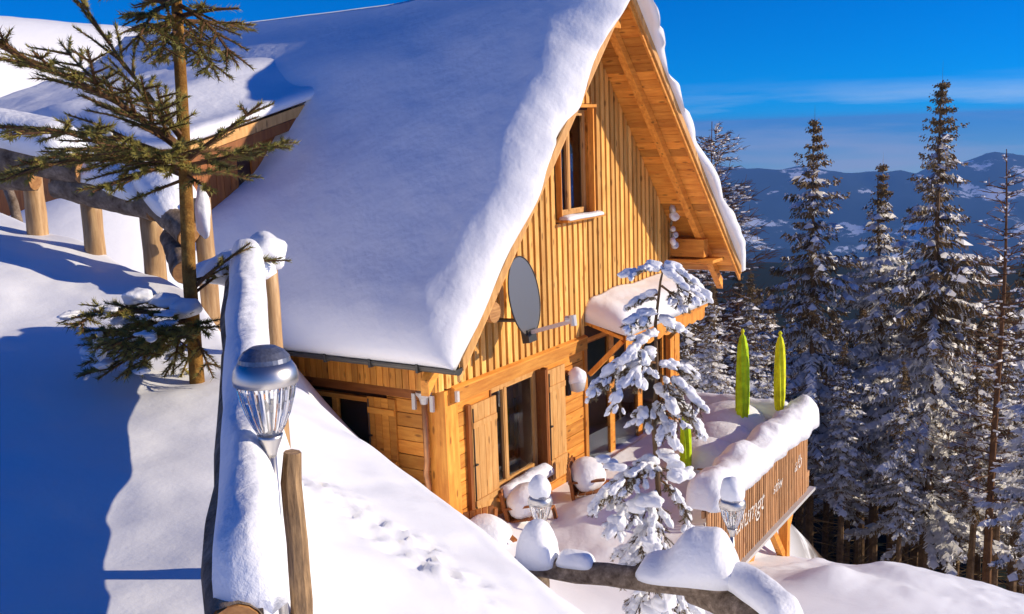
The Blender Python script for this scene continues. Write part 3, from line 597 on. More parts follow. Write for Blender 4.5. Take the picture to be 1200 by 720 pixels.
for xx in (14.0, 15.9):
    mb = MB(); mb.bar((xx-1.0, DY0+.30, -6.05), (xx-.03, DY0+.30, -7.15), .1, .12); hp('brace', mb, W_X, deck)
    mb = MB(); mb.bar((xx+.62, DY0+.30, -6.02), (xx+.03, DY0+.30, -6.75), .1, .12); hp('brace', mb, W_X, deck)
mb = MB(); mb.bar((11.7, DY0+.3, -6.02), (16.1, DY0+.3, -6.02), .14, .14); hp('girder', mb, W_X, deck)
text_mesh('lettering', 'Blumgt', .42, (12.6, DY0-.05, -5.50), (1, 0, 0), (0, 0, 1), M_WORN, deck, .3, .004)
text_mesh('lettering', 'stiw', .26, (14.2, DY0-.05, -5.44), (1, 0, 0), (0, 0, 1), M_WORN, deck, .3, .004)
text_mesh('lettering', 'alb', .32, (15.25, DY0-.05, -5.42), (1, 0, 0), (0, 0, 1), M_WORN, deck, .3, .004)
strip_snow('rail_snow', [(11.5, DY0+.0, -4.75), (13.5, DY0-.0, -4.75), (DX1+.08, DY0+.0, -4.75)], .27, .38, 'thick rounded roll of snow along the terrace balustrade', 2, 14, lump=.3, drop=.9)
strip_snow('rail_snow', [(DX1-.02, DY0+.2, -4.735), (DX1-.02, YW-.3, -4.735)], .2, .26, 'snow on the short far end rail of the terrace', 7)
def tpos(a, b): return (DX0-.1+(DX1-DX0+.05)*a, DY0+.05+(YW-DY0-.12)*b, -5.6)
def tT(U, V, B):
    X, Y = B[..., 0], B[..., 1]; t = .52+.10*fbm(X*1.1, Y*1.1, 21)+.16*smooth01((V-.8)/.2)*.2+.25*np.exp(-((X-11.6)**2/.8+(Y-5.9)**2/.25)); out = B.copy(); out[..., 2] += t; return out
slab_snow('terrace_snow', tpos, tT, 90, 46, 'knee-deep snow covering the terrace floor in front of the gable')
# snow-covered round tables
def table(x, y, label, r=.5, h=.34):
    t = empty('garden_table', (x, y, -5.6), label, 'table', 'snowed-in tables on the terrace')
    mb = MB(); mb.lathe([(.05, -.02), (r, 0), (r, .03), (.05, .035)], (x, y, -4.98), 20); hp('tabletop', mb, W_DECK, t)
    mb = MB(); mb.tube([(x, y, -5.6), (x, y, -4.99)], .04, 8); hp('leg', mb, M_GUTTER, t)
    mb = MB(); mb.lathe([(.28, 0), (.26, .03), (.05, .06)], (x, y, -5.6), 16); hp('foot', mb, M_GUTTER, t)
    q = MB(); q.blob((x, y, -4.93), (r*1.06, r*1.06, h), x, .10, .8); tag(hp('table_snow', q, M_SNOWC, None, True), 'dome of snow on '+label, 'snow', None, 'stuff')
table(15.55, 5.75, 'round table under the tallest snow dome, behind the taller green parasol', .62, .42)
table(14.75, 5.55, 'round table under a lower snow dome, left of the taller green parasol', .48, .30)
table(14.0, 5.55, 'round table under a flat snow dome beside the short green parasol', .50, .28)
def parasol(x, y, z0, z1, r, mat, label):
    t = empty('closed_parasol', (x, y, z0), label, 'parasol', 'closed parasols on the terrace')
    mb = MB(); mb.tube([(x, y, z0-.4), (x, y, z1+.02)], .022, 8); hp('pole', mb, M_GREENB, t)
    mb = MB(); H = z1-z0; n_ = 32; prof = [(.02, 1.0), (.45, .96), (.78, .86), (.95, .66), (1.0, .42), (.97, .2), (.85, .08), (.7, .02)]
    v = []
    for i_, (rr_, zz) in enumerate(prof):
        for k_ in range(n_):
            a = 2*math.pi*k_/n_+.5*(1-zz); fold = .86+.14*math.cos(a*7+zz*3) if 0 < i_ else 1; v.append((x+math.cos(a)*r*rr_*fold, y+math.sin(a)*r*rr_*fold, z0+H*zz))
    mb.add(v, [[i_*n_+k_, i_*n_+(k_+1) % n_, (i_+1)*n_+(k_+1) % n_, (i_+1)*n_+k_] for i_ in range(len(prof)-1) for k_ in range(n_)]+[list(range(n_))]); hp('canopy', mb, mat, t, True)
    mb = MB(); mb.lathe([(r*.8, -.02), (r*.85, 0), (r*.8, .02)], (x, y, z0+H*.33), 16); hp('tie', mb, mat, t)
    mb = MB(); mb.lathe([(.02, 0), (.035, .02), (.012, .06)], (x, y, z1), 10); hp('finial', mb, M_GREENB, t)
parasol(15.35, 5.47, -4.98, -3.27, .115, M_GREENA, 'bright green closed parasol, tallest of the three on the terrace')
parasol(15.55, 4.93, -4.55, -3.3, .095, M_GREENB, 'yellow-green closed parasol at the far terrace corner')
parasol(13.33, 5.6, -5.1, -4.08, .09, M_GREENA, 'short green closed parasol nearest the gable wall')
def chair(c, yaw, tilt, label):
    c = Vector(c); t = empty('garden_chair', c, label, 'chair', 'snow-covered chairs by the gable wall')
    M3 = Matrix.Rotation(yaw, 3, 'Z') @ Matrix.Rotation(tilt, 3, 'X'); P = lambda *a: c+M3 @ Vector(a)
    def bx(nm, cc, s, mat): q = MB(); q.box(P(*cc), s, M3); return hp(nm, q, mat, t)
    for sx_ in (-.24, .24):
        bx('leg', (sx_, -.22, .22), (.045, .045, .46), W_RV); bx('leg', (sx_, .22, .42), (.045, .045, .86), W_RV); bx('armrest', (sx_, 0, .64), (.06, .5, .03), W_RV)
    for i_ in range(5): bx('seat_slat', (0, -.2+.1*i_, .46), (.5, .085, .022), W_RV)
    for i_ in range(5): bx('back_slat', (-.18+.09*i_, .23, .68), (.07, .02, .42), W_RV)
    q = MB(); q.blob(P(0, .02, .66), (.29, .27, .22), c.x, .12, 1., M3); tag(hp('chair_snow', q, M_SNOWC, None, True), 'snow block sitting on '+label, 'snow', None, 'stuff')
chair((10.75, 6.55, -5.35), R(8), R(-14), 'garden chair leaning at the wall below the ground-floor window')
chair((11.95, 6.35, -5.35), R(20), R(-8), 'garden chair beside the right-hand window shutter')
chair((9.75, 6.75, -5.45), R(-25), R(10), 'garden chair half buried at the house corner')

# ------------------------------------------------------------------ fences
def log(name, a, b, r0, r1, parent, seed, mat=None, bend=.0):
    a, b = Vector(a), Vector(b); n_ = 14; pts = []
    for i_ in range(n_+1):
        t = i_/n_; p = a.lerp(b, t); p.z -= bend*math.sin(math.pi*t); pts.append(p+Vector((mnoise.noise(p*2+Vector((seed, 0, 0)))*.02, mnoise.noise(p*2+Vector((0, seed, 0)))*.02, 0)))
    mb = MB(); mb.tube(pts, [r0+(r1-r0)*i_/n_ for i_ in range(n_+1)], 16, False, .16, seed); o = mb.build(name, mat or M_LOG, parent, True)
    for p, q, r in ((pts[0], pts[1], r0), (pts[-1], pts[-2], r1)):
        d = (p-q).normalized(); e = MB(); e.tube([p-d*.01, p+d*.004], [r*.97, r*.93], 16, True, .1, seed); hp('sawn_end', e, W_SAW, o)
    return o
def post(p, top, r, parent, mat=None, seed=0):
    p = Vector(p); mb = MB(); n_ = 8; z0 = tz(p.x, p.y)-.5
    mb.tube([(p.x, p.y, z0+(top-z0)*i_/n_) for i_ in range(n_+1)], [r*(1.04-.06*i_/n_) for i_ in range(n_+1)], 16, True, .14, seed); return hp('post', mb, mat or W_PALE, parent, True)
fA = empty('log_fence', at(278, 640, 2.2), 'round-log fence beside the lantern with a deep roll of snow on its rail', 'fence')
ra, rb = at(272, 738, 1.72), at(281, 322, 4.35)
log('rail', ra, rb, .05, .06, fA, 1); log('rail', ra+Vector((0, 0, -.105)), rb+Vector((0, 0, -.115)), .05, .055, fA, 2)  # lower log is added, hidden under the first, to cast an unbroken shadow
pA = at(340, 530, 2.42); stk = MB(); zb_ = tz(pA.x, pA.y)-.4; stk.tube([(pA.x+.004*math.sin(i_*1.7), pA.y+.004*math.cos(i_*2.3), zb_+(pA.z-zb_)*i_/12) for i_ in range(13)], [.027]*11+[.026, .022], 7, True, .14, 3); hp('post', stk, W_STAKE, fA)
pA2 = at(314, 300, 4.42); post(pA2, pA2.z, .036, fA, W_PALE, 5)
off = Vector((.026, -.022, .036))
rm = [ra.lerp(rb, t) for t in (.0, .12, .3, .5, .75, 1.0)]
strip_snow('rail_snow', [p+off for p in rm], .057, .125, 'long roll of snow on the fence rail behind the big lantern', 4, 16, hs=lambda s: 1.1-.1*s, lump=.17, drop=.6, ws=lambda s: 1.0+.3*s+.12*math.exp(-(s/.12)**2))
q = MB(); q.blob(pA2+Vector((-.01, 0, .02)), (.09, .09, .075), 3, .2); q.blob(pA2+Vector((-.16, .03, -.03)), (.16, .14, .08), 5, .25); tag(hp('post_snow', q, M_SNOWC, None, True), 'small snow cap on the pale post above the lantern', 'snow', None, 'stuff')
fB = empty('log_fence', at(105, 300, 5.6), 'round-log fence climbing the slope at upper left behind the spruce', 'fence')
for k_, (px, py0, d, r) in enumerate(((37, 205, 6.3, .055), (105, 228, 5.9, .055), (175, 240, 5.6, .055), (236, 232, 5.3, .045))):
    p = at(px, py0, d); post(p, p.z, r, fB, W_PALE, 10+k_)
log('rail', at(-40, 176, 6.2), at(97, 200, 5.7), .075, .07, fB, 21); log('rail', at(-60, 204, 6.4), at(42, 208, 6.16), .07, .075, fB, 22)
log('rail', at(68, 215, 5.85), at(182, 244, 5.45), .078, .07, fB, 23); log('rail', at(150, 208, 5.65), at(222, 275, 5.2), .06, .065, fB, 24)
log('rail', at(200, 278, 5.5), at(216, 320, 5.1), .06, .06, fB, 25)
strip_snow('rail_snow', [at(-50, 160, 6.25), at(30, 170, 6.0), at(92, 184, 5.75)], .15, .16, 'snow on the topmost log rail at the left picture edge', 31, 12)
strip_snow('rail_snow', [at(72, 202, 5.9), at(130, 212, 5.7), at(176, 232, 5.5)], .13, .13, 'snow on the lower log rail behind the spruce trunk', 33, 12)
strip_snow('rail_snow', [at(150, 200, 5.7), at(190, 222, 5.5), at(220, 256, 5.3)], .12, .12, 'snow on the sloping log rail beside the spruce trunk', 35, 12)
fC = empty('log_fence', at(740, 700, 7.1), 'grey log fence with snow pillows below the terrace', 'fence')
c0, c1 = at(606, 662, 7.35), at(862, 690, 6.9)
log('rail', c0, c1, .075, .10, fC, 41); e0, e1 = at(812, 694, 7.1), at(925, 738, 6.3)
log('rail', e0, e1, .085, .10, fC, 43)
for k_, (px, py, d) in enumerate(((632, 672, 7.4), (850, 672, 7.05))): p = at(px, py, d); post(p, p.z, .075, fC, M_LOG, 50+k_)
strip_snow('rail_snow', [c0.lerp(c1, t)+Vector((0, 0, .06)) for t in (.01, .1, .19)], .16, .30, 'tall pillow of snow on the left end of the lower log fence', 51, 14, lump=.12)
strip_snow('rail_snow', [c0.lerp(c1, t)+Vector((0, 0, .07)) for t in (.20, .3, .37)], .10, .09, 'low snow cushion on the lower log fence rail', 52, 12)
strip_snow('rail_snow', [c0.lerp(c1, t)+Vector((0, 0, .085)) for t in (.58, .75, .88, 1.02)], .21, .33, 'large pointed snow pillow on the right end of the lower log fence', 53, 16, hs=lambda s: .35+.7*math.exp(-((s-.66)/.3)**4), lump=.1)
strip_snow('rail_snow', [at(852, 672, 6.95)+Vector((0, 0, -.02)), at(880, 690, 6.75), at(915, 716, 6.4), at(930, 730, 6.3)], .13, .12, 'snow tongue on the descending rail at the bottom edge', 54, 12)

# ------------------------------------------------------------------ solar lanterns
def lantern(base, s, label, snowcap=False, tall=.5):
    base = Vector(base); t = empty('solar_lantern', base, label, 'lantern', 'solar garden lanterns'); P = base
    mb = MB(); mb.tube([P+Vector((0, 0, -tall)), P], .0105*s, 12); hp('stake', mb, M_STEEL, t, True)
    mb = MB(); mb.lathe([(.0115*s, -.004), (.014*s, .008*s), (.024*s, .032*s), (.027*s, .042*s)], P, 20); hp('socket', mb, M_STEEL, t, True)
    mb = MB(); n_ = 36; v = []; prof = [(.022, .040), (.033, .060), (.045, .088), (.054, .118), (.059, .143), (.060, .158)]
    for i_, (rr_, zz) in enumerate(prof):
        for k_ in range(n_): a = 2*math.pi*k_/n_; q_ = 1+.03*(1 if k_ % 2 else -1)*(1 if 0 < i_ < 5 else 0); v.append(P+Vector((math.cos(a)*rr_*q_, math.sin(a)*rr_*q_, zz))*s)
    for i_, (rr_, zz) in enumerate([(r_*.9, z_) for r_, z_ in prof[::-1]]):
        for k_ in range(n_): a = 2*math.pi*k_/n_; v.append(P+Vector((math.cos(a)*rr_, math.sin(a)*rr_, zz))*s)
    m_ = len(prof)*2; mb.add(v, [[i_*n_+k_, i_*n_+(k_+1) % n_, ((i_+1) % m_)*n_+(k_+1) % n_, ((i_+1) % m_)*n_+k_] for i_ in range(m_) for k_ in range(n_)]); hp('glass', mb, M_LGLASS, t)
    mb = MB(); mb.tube([P+Vector((0, 0, .045*s)), P+Vector((0, 0, .09*s))], .006*s, 8); mb.lathe([(.004*s, 0), (.012*s, .01*s), (.012*s, .02*s), (.004*s, .03*s)], P+Vector((0, 0, .088*s)), 10); hp('bulb', mb, M_WHITE, t)
    mb = MB(); mb.lathe([(.058*s, .150*s), (.066*s, .152*s), (.0675*s, .165*s), (.064*s, .182*s), (.054*s, .198*s)], P, 36); hp('collar', mb, M_STEEL, t, True)
    mb = MB(); v = []; pr = [(.054, .197), (.052, .207), (.042, .219), (.026, .228), (.002, .231)]; n_ = 28
    mb.lathe([(a*s, b*s) for a, b in pr], P, n_); hp('solar_cap', mb, M_CHROME, t, False)
    if snowcap:
        q = MB(); q.blob(P+Vector((0, 0, .235*s)), (.062*s, .062*s, .075*s), base.x, .1); tag(hp('lantern_snow', q, M_SNOWC, None, True), 'egg of snow on '+label, 'snow', None, 'stuff')
pl = at(318, 532, 2.12); lantern(pl, 1.0, 'large near solar lantern with ribbed glass in front of the fence stake', False, .42)
pl = at(634, 622, 7.55); lantern(pl, 1.45, 'snow-capped solar lantern at the left end of the lower fence', True, .5)
pl = at(858, 628, 7.2); lantern(pl, 1.45, 'snow-capped solar lantern in front of the terrace balustrade', True, .6)

# ------------------------------------------------------------------ conifers with needles (near)
class Conifer:
    def __init__(s, seed): s.r = random.Random(seed); s.w = MB(); s.nv = []; s.nf = []; s.tips = []
    def needles(s, a, b, L, dens, wid):
        d = b-a; ln = d.length
        if ln < 1e-6: return
        d.normalize(); o = d.orthogonal().normalized(); o2 = d.cross(o)
        for i_ in range(max(2, int(ln*dens))):
            t = s.r.random(); p = a.lerp(b, t); an = s.r.random()*6.283; out = o*math.cos(an)+o2*math.sin(an)
            dr = (d*s.r.uniform(.55, 1.0)+out*.8+Vector((0, 0, .12))).normalized(); q = p+dr*L*s.r.uniform(.7, 1.15); sd_ = dr.cross(out).normalized()*wid
            k_ = len(s.nv); s.nv += [p-sd_, p+sd_, q]; s.nf.append([k_, k_+1, k_+2])
    def twig(s, p, d, ln, rad, droop, L, dens, wid, depth, spread=.75, bare=0.):
        n_ = max(3, int(ln/.07)); pts = [Vector(p)]; d = Vector(d).normalized(); st = ln/n_
        for i_ in range(n_):
            d = (d+Vector((s.r.gauss(0, .07), s.r.gauss(0, .07), -droop*st*(1.2-.6*i_/n_)+s.r.gauss(0, .05)))).normalized(); pts.append(pts[-1]+d*st)
        s.w.tube(pts, [rad*(1-.75*i_/n_)+.0012 for i_ in range(n_+1)], 5)
        for i_ in range(n_):
            if i_/n_ >= bare: s.needles(pts[i_], pts[i_+1], L, dens, wid)
            s.tips.append((pts[i_+1], depth, (pts[i_+1]-pts[i_]).normalized()))
        if depth > 0:
            for i_ in range(1, n_):
                if i_/n_ < bare*.6: continue
                ax = (pts[i_]-pts[i_-1]).normalized(); hz = ax.cross(Vector((0, 0, 1)))
                if hz.length < .05: hz = Vector((1, 0, 0))
                hz.normalize()
                for sg in (-1, 1):
                    if s.r.random() < .78:
                        dd = ax*.75+hz*sg*spread*s.r.uniform(.6, 1.2)+Vector((0, 0, s.r.uniform(-.25, .2)))
                        s.twig(pts[i_], dd, ln*(.42 if depth > 1 else .34)*(1-.62*i_/n_)*s.r.uniform(.7, 1.25)+.03, rad*.55, droop*1.15, L, dens, wid, depth-1, spread)
def spruce_near():
    t = empty('young_spruce', at(230, 450, 4.2), 'sparse young spruce in front of the dormer at upper left', 'spruce'); D = 4.1
    tp = [at(px, py, D) for px, py in ((233, 500), (231, 450), (228, 400), (222, 320), (219, 250), (216, 180), (213, 110), (209, 40), (205, -30), (200, -130))]
    tp[0].z = tz(tp[0].x, tp[0].y)-.3
    mb = MB(); mb.tube(tp, [.031, .029, .027, .026, .025, .024, .023, .021, .018, .012], 12, True, .12, 4); hp('trunk', mb, M_TRUNK, t, True)
    C = Conifer(5); toward = -(Vector((FW.x, FW.y, 0)).normalized())
    def br(px0, py0, px1, py1, dd, rad, depth=2, droop=.55, bare=.15, ln=None):
        a = at(px0, py0, D); b = at(px1, py1, D+dd); C.twig(a, b-a, (b-a).length*1.02, rad, droop, .026, 640, .0022, depth, .8, bare)
    # left cluster
    for q in ((215, 175, 20, 10, -.15, .012, 2, .1), (215, 190, -30, 80, .1, .011, 1, .25), (215, 185, 5, 130, -.3, .011, 2, .3), (216, 200, 60, 175, .25, .009, 2, .4), (216, 195, 100, 180, -.35, .009, 1, .5), (214, 165, 90, 0, .2, .009, 1, -.1), (217, 210, 150, 230, .1, .006, 1, .6),
              (215, 180, 40, 60, .3, .009, 1, .2), (215, 195, 50, 110, -.45, .009, 2, .35), (216, 198, 130, 150, -.5, .007, 1, .5), (216, 207, 130, 165, .3, .007, 1, .4), (214, 160, 160, 95, -.3, .006, 1, .2),
              # right side
              (217, 190, 310, 112, -.15, .010, 1, .55), (217, 178, 300, 165, .2, .008, 2, .5), (217, 195, 330, 168, -.1, .009, 2, .45), (218, 205, 285, 190, .3, .006, 1, .7), (218, 205, 250, 215, -.2, .006, 1, .9),
              # top
              (208, 25, 150, 5, -.1, .009, 2, 1.0), (208, 20, 160, 30, .2, .008, 2, 1.2), (208, 20, 275, -5, -.1, .010, 2, .9), (209, 25, 300, 20, .15, .009, 2, .9), (207, 0, 250, -30, -.2, .008, 2, .8), (207, 5, 120, -20, .1, .01, 2, .7), (210, 50, 245, 65, -.15, .005, 1, 1.2), (210, 55, 180, 70, .1, .005, 1, 1.1), (205, -40, 300, -40, .1, .008, 2, .9), (205, -40, 130, -50, -.1, .008, 2, .9),
              (208, 15, 175, 30, -.35, .007, 1, 1.8), (208, 15, 240, 35, -.3, .007, 1, 1.8), (208, 5, 290, 30, -.3, .008, 1, 1.4), (207, 0, 140, 15, -.3, .008, 1, 1.4), (209, 35, 170, 55, -.25, .006, 1, 1.4), (209, 30, 262, 50, .3, .006, 2, 1.4),
              # bottom cluster
              (228, 378, 140, 365, -.4, .008, 2, .6), (228, 382, 170, 385, -.45, .007, 2, .7), (228, 385, 100, 400, .1, .008, 2, .5), (228, 388, 150, 430, .15, .006, 2, .6),
              (227, 370, 90, 352, -.2, .010, 2, .35), (227, 375, 110, 385, -.1, .009, 2, .55), (228, 380, 120, 420, -.3, .008, 2, .5), (227, 372, 160, 345, .25, .007, 2, .5), (228, 385, 190, 440, -.1, .006, 1, .6), (225, 340, 285, 280, -.1, .008, 1, .1), (226, 345, 272, 300, .15, .006, 1, .3), (224, 330, 330, 300, .15, .007, 1, .25), (228, 390, 250, 440, -.15, .005, 1, .6), (229, 400, 205, 445, .1, .005, 1, .5)):
        br(*q)
    hp('branches', C.w, M_LARCH, t); hp_n = mesh_obj('needles', C.nv, C.nf, M_NEEDLE, t)
    q = MB(); rr_ = random.Random(3)
    for p, dep, d in C.tips:
        yb = (p.z < -.35)
        if rr_.random() < (.03 if yb else .0035): q.blob(p+Vector((0, 0, .012)), (rr_.uniform(.018, .045), rr_.uniform(.018, .045), rr_.uniform(.01, .018)), rr_.random()*9, .35)
    for px, py, rx, rz in ((160, 347, .055, .028), (192, 352, .06, .025), (215, 362, .06, .035), (140, 375, .035, .02), (118, 405, .025, .05)): q.blob(at(px, py, D-.1), (rx, rx*.8, rz), px, .3)
    q.blob(at(238, 250, 4.15), (.03, .03, .11), 4, .2)
    tag(hp('branch_snow', q, M_SNOWC, None, True), 'snow tufts caught in the young spruce branches', 'snow', None, 'stuff')
spruce_near()
def spruce_centre():
    D = 8.7; t = empty('snowy_conifer', at(765, 715, D), 'snow-laden drooping young conifer between lower fence and terrace', 'conifer')
    C = Conifer(9); rr_ = random.Random(8)
    tp = [at(px, py, D) for px, py in ((770, 790), (772, 700), (768, 640), (772, 580), (766, 500), (770, 440), (768, 380), (774, 330), (778, 312))]
    mb = MB(); mb.tube(tp, [.03, .03, .027, .024, .02, .017, .014, .01, .006], 10, True, .1, 2); hp('trunk', mb, M_BARK, t, True)
    snow = MB()
    specs = [(776, 316, 736, 308, 0), (778, 313, 834, 320, .1), (777, 318, 822, 335, -.2), (775, 335, 812, 352, -.1), (773, 345, 738, 341, .2), (771, 368, 732, 366, -.2), (771, 375, 803, 378, .1), (770, 392, 745, 390, -.35),
             (770, 415, 690, 392, -.2), (770, 420, 698, 412, .2), (769, 425, 722, 408, -.45), (769, 432, 712, 430, -.1), (769, 430, 812, 420, .2), (769, 438, 832, 448, -.2), (768, 448, 842, 470, .15), (768, 452, 728, 452, .3), (768, 455, 800, 462, -.45), (768, 470, 742, 480, -.3), (768, 475, 785, 488, -.4), (768, 465, 715, 472, .1),
             (769, 540, 688, 545, -.3), (769, 548, 704, 562, .1), (770, 545, 738, 530, -.45), (770, 552, 816, 560, -.2), (770, 560, 830, 588, .1), (769, 575, 716, 588, -.4), (769, 585, 748, 600, -.6), (769, 590, 812, 610, -.45), (769, 608, 700, 638, 0), (769, 620, 730, 650, -.5), (769, 640, 802, 652, -.4), (770, 670, 688, 690, 0), (770, 680, 718, 715, -.4), (770, 680, 818, 700, -.2), (770, 690, 790, 722, -.5), (770, 612, 832, 622, .3), (770, 655, 826, 676, .3), (770, 700, 832, 718, .2), (770, 640, 712, 612, .3), (770, 565, 790, 545, -.5), (770, 630, 760, 640, -.6), (770, 600, 735, 575, .2)]
    def cap_on(p, d, a, b, h, sd_):                   # snow lying along a twig
        d = d.normalized(); sx_ = d.cross(Vector((0, 0, 1)))
        if sx_.length < .15: return
        sx_.normalize(); uz = sx_.cross(d); snow.blob(p+uz*h*.55, (a, b, h), sd_, .3, 1.5, Matrix((d, sx_, uz)).transposed())
    for x0, y0, x1, y1, dd in [q for k_, q in enumerate(specs) if k_ < 8 or k_ % 4 != 3]:
        a, b = at(x0, y0, D), at(x1, y1, D+dd); n0 = len(C.tips); ln = (b-a).length
        C.twig(a, b-a, ln*1.06, .010, 2.1, .032, 520, .003, 2, .75, .12)
        for p, dep, d in C.tips[n0:]:
            u_ = rr_.random(); s_ = rr_.uniform(.7, 1.3); q = rr_.random()*9
            if dep == 2 and u_ < .8: cap_on(p, d, .066*s_, .040*s_, .036*s_, q)
            elif dep == 1 and u_ < .25: cap_on(p, d, .05*s_, .026*s_, .022*s_, q)
            elif dep == 0 and u_ < .1: cap_on(p, d, .035*s_, .018*s_, .016*s_, q)
    for px, py, rx, ry, dd in ((752, 590, .15, .10, -.45), (758, 640, .13, .09, -.5), (722, 612, .11, .11, -.35), (742, 672, .14, .09, -.4), (800, 556, .14, .10, -.3), (784, 536, .12, .08, -.35), (712, 546, .12, .07, -.35), (770, 708, .15, .10, -.4)):
        for k_ in range(3): snow.blob(at(px+rr_.gauss(0, 6), py+rr_.gauss(0, 4), D+dd+rr_.gauss(0, .05)), (rx*rr_.uniform(.4, .75), rx*rr_.uniform(.4, .75), ry*rr_.uniform(.4, .7)), px*.1+k_, .3, 1.3)
    hp('branches', C.w, M_LARCH, t); mesh_obj('needles', C.nv, C.nf, M_GREYN, t)
    tag(hp('branch_snow', snow, M_SNOWC, None, True), 'heavy snow clumps loading the drooping conifer by the terrace', 'snow', None, 'stuff')
spruce_centre()

# ------------------------------------------------------------------ forest
def far_spruce(H, Rm, seed, snow=.5, base=.16, bare_top=.25, step=.46, fin=13):
    r = np.random.default_rng(seed); fv, sv = [], []
    def tri(lst, P, Q, W): lst.append(np.stack([P-W, P+W, Q+W*.35, Q-W*.35], 1))
    z = base*H
    while z < H*.985:
        k = z/H; nb = int(r.integers(6, 9)); Lm = Rm*1.12*(1-k)**.92*(1 if k > base+.12 else .75)*r.uniform(.55, 1.2)
        for b in range(nb):
            a = r.random()*6.283; L = Lm*r.uniform(.55, 1.2)+.03; n = max(3, int(L/.19)); t = (np.arange(n)+r.random(n)*.6)/n; t = np.clip(t, 0, 1)
            d = np.array([math.cos(a), math.sin(a)]); dr = (.55-.5*k)*L*r.uniform(.7, 1.3)
            zz = z - dr*t**1.2 + .12*L*np.maximum(t-.7, 0)*3 + (.25*L*t if k > .85 else 0)
            m = int(fin+4*(1-k)); T = np.repeat(t, m); N = len(T)
            P = np.stack([d[0]*L*T, d[1]*L*T, np.repeat(zz, m)], 1)+r.normal(0, .05, (N, 3))
            side = np.array([-d[1], d[0], 0]); sgn = r.choice([-1, 1], N)[:, None]
            ln = (.13+.20*(1-T)*min(1, L/1.6))[:, None]*r.uniform(.6, 1.5, (N, 1))*(.3+.7*min(1., (1-k)*3.2))
            dirv = side*sgn*r.uniform(.1, .9, (N, 1))+np.array([d[0], d[1], 0])*r.uniform(.1, .8, (N, 1))+np.array([0, 0, -1.])*r.uniform(.1, 1.1, (N, 1)); dirv /= np.linalg.norm(dirv, axis=1)[:, None]
            W = np.cross(dirv, r.normal(0, 1, (N, 3))); W = W/np.linalg.norm(W, axis=1)[:, None]*r.uniform(.016, .04, (N, 1))
            Q = P+dirv*ln; pr = snow*(.35+.9*(1-max(0, (k-(1-bare_top))/bare_top)) if k > 1-bare_top else 1.1)*.62*(.6+.8*r.random())
            if k > 1-bare_top: pr *= .35
            if k > .9: pr = 0.
            ms = r.random(N) < pr
            tri(fv, P[~ms], Q[~ms], W[~ms]); tri(sv, P[ms]+np.array([0, 0, .03]), P[ms]+dirv[ms]*ln[ms]*.85+np.array([0, 0, .03]), W[ms]*1.25)
            # snow lying along the top of the bough
            for q in range(n):
                if r.random() < pr*1.3:
                    c = np.array([d[0]*L*t[q], d[1]*L*t[q], zz[q]+.06]); w = r.uniform(.09, .2); u = np.array([d[0], d[1], -.35])*w*1.6; s_ = side*w
                    sv.append(np.array([[c+u, c+s_+[0, 0, -.07], c+[0, 0, .09], c+s_*-1+[0, 0, -.07]], [c-u, c-s_+[0, 0, -.07], c+[0, 0, .09], c+s_+[0, 0, -.07]]]))
        z += step*(.6+.7*(1-k))*r.uniform(.8, 1.2)
    ls = np.linspace(.955, 1.012, 14)*H; fv.append(np.stack([np.stack([q*0+.02*(1-i_/14), q*0, q]) for i_, q in enumerate(ls[:-1])])[:, None, :].repeat(4, 1)*np.array([[1, 1, 1], [-1, 1, 1], [-.4, 1, 1], [.4, 1, 1]])+np.array([[0, 0, 0], [0, 0, 0], [0, 0, 1], [0, 0, 1]])*(ls[1]-ls[0]))
    # dead twigs below the crown
    for b in range(60):
        zz = r.uniform(.06, base+.05)*H; a = r.random()*6.283; L = r.uniform(.4, 1.3); d = np.array([math.cos(a), math.sin(a), -.25]); P = np.array([[0, 0, zz]]); fv.append(np.stack([P-[0, 0, .02], P+[0, 0, .02], P+d*L+[0, 0, .006], P+d*L-[0, 0, .006]], 1))
    def pack(lst):
        A = np.concatenate(lst, 0); return A.reshape(-1, 3), np.arange(len(A)*4).reshape(-1, 4)
    return pack(fv), pack(sv)
def far_mesh(name, vf, mat):
    me = bpy.data.meshes.new(name); v, f = vf; me.vertices.add(len(v)); me.vertices.foreach_set('co', v.ravel()); me.loops.add(f.size); me.loops.foreach_set('vertex_index', f.ravel().astype(np.int32)); me.polygons.add(len(f)); me.polygons.foreach_set('loop_start', (np.arange(len(f))*4).astype(np.int32)); me.polygons.foreach_set('loop_total', np.full(len(f), 4, np.int32)); me.materials.append(mat); me.update(); me.validate(); return me
def trunk_mesh(H, r, seed, name='trunk', mat=None):
    mb = MB(); n_ = 12; mb.tube([(.12*math.sin(i_*.5+seed)*(i_/n_), .1*math.cos(i_*.6+seed)*(i_/n_), H*i_/n_-.6) for i_ in range(n_+1)], [r*(1-.93*i_/n_) for i_ in range(n_+1)], 8, True, .08, seed)
    me = bpy.data.meshes.new(name); me.from_pydata([tuple(p) for p in mb.v], [], mb.f); me.materials.append(mat or M_BARK); return me
def place_tree(kind, loc, meshes, label, cat, group=None, sc=1., rz=0., lean=(0, 0)):
    o = bpy.data.objects.new(kind, None); o.location = loc; o.rotation_euler = (lean[0], lean[1], rz); o.scale = (sc, sc, sc); scene.collection.objects.link(o); tag(o, label, cat, group)
    for nm, me in meshes: c_ = bpy.data.objects.new(nm, me); scene.collection.objects.link(c_); c_.parent = o; tag(c_, kind='stuff' if nm in ('frost', 'snow_load') else None)
    return o
def tree_set(H, Rm, seed, **kw):
    a, b = far_spruce(H, Rm, seed, **kw); return [('trunk', trunk_mesh(H, .013*H, seed)), ('crown', far_mesh('crown', a, M_FAR)), ('snow_load', far_mesh('snow_load', b, M_FROST))]
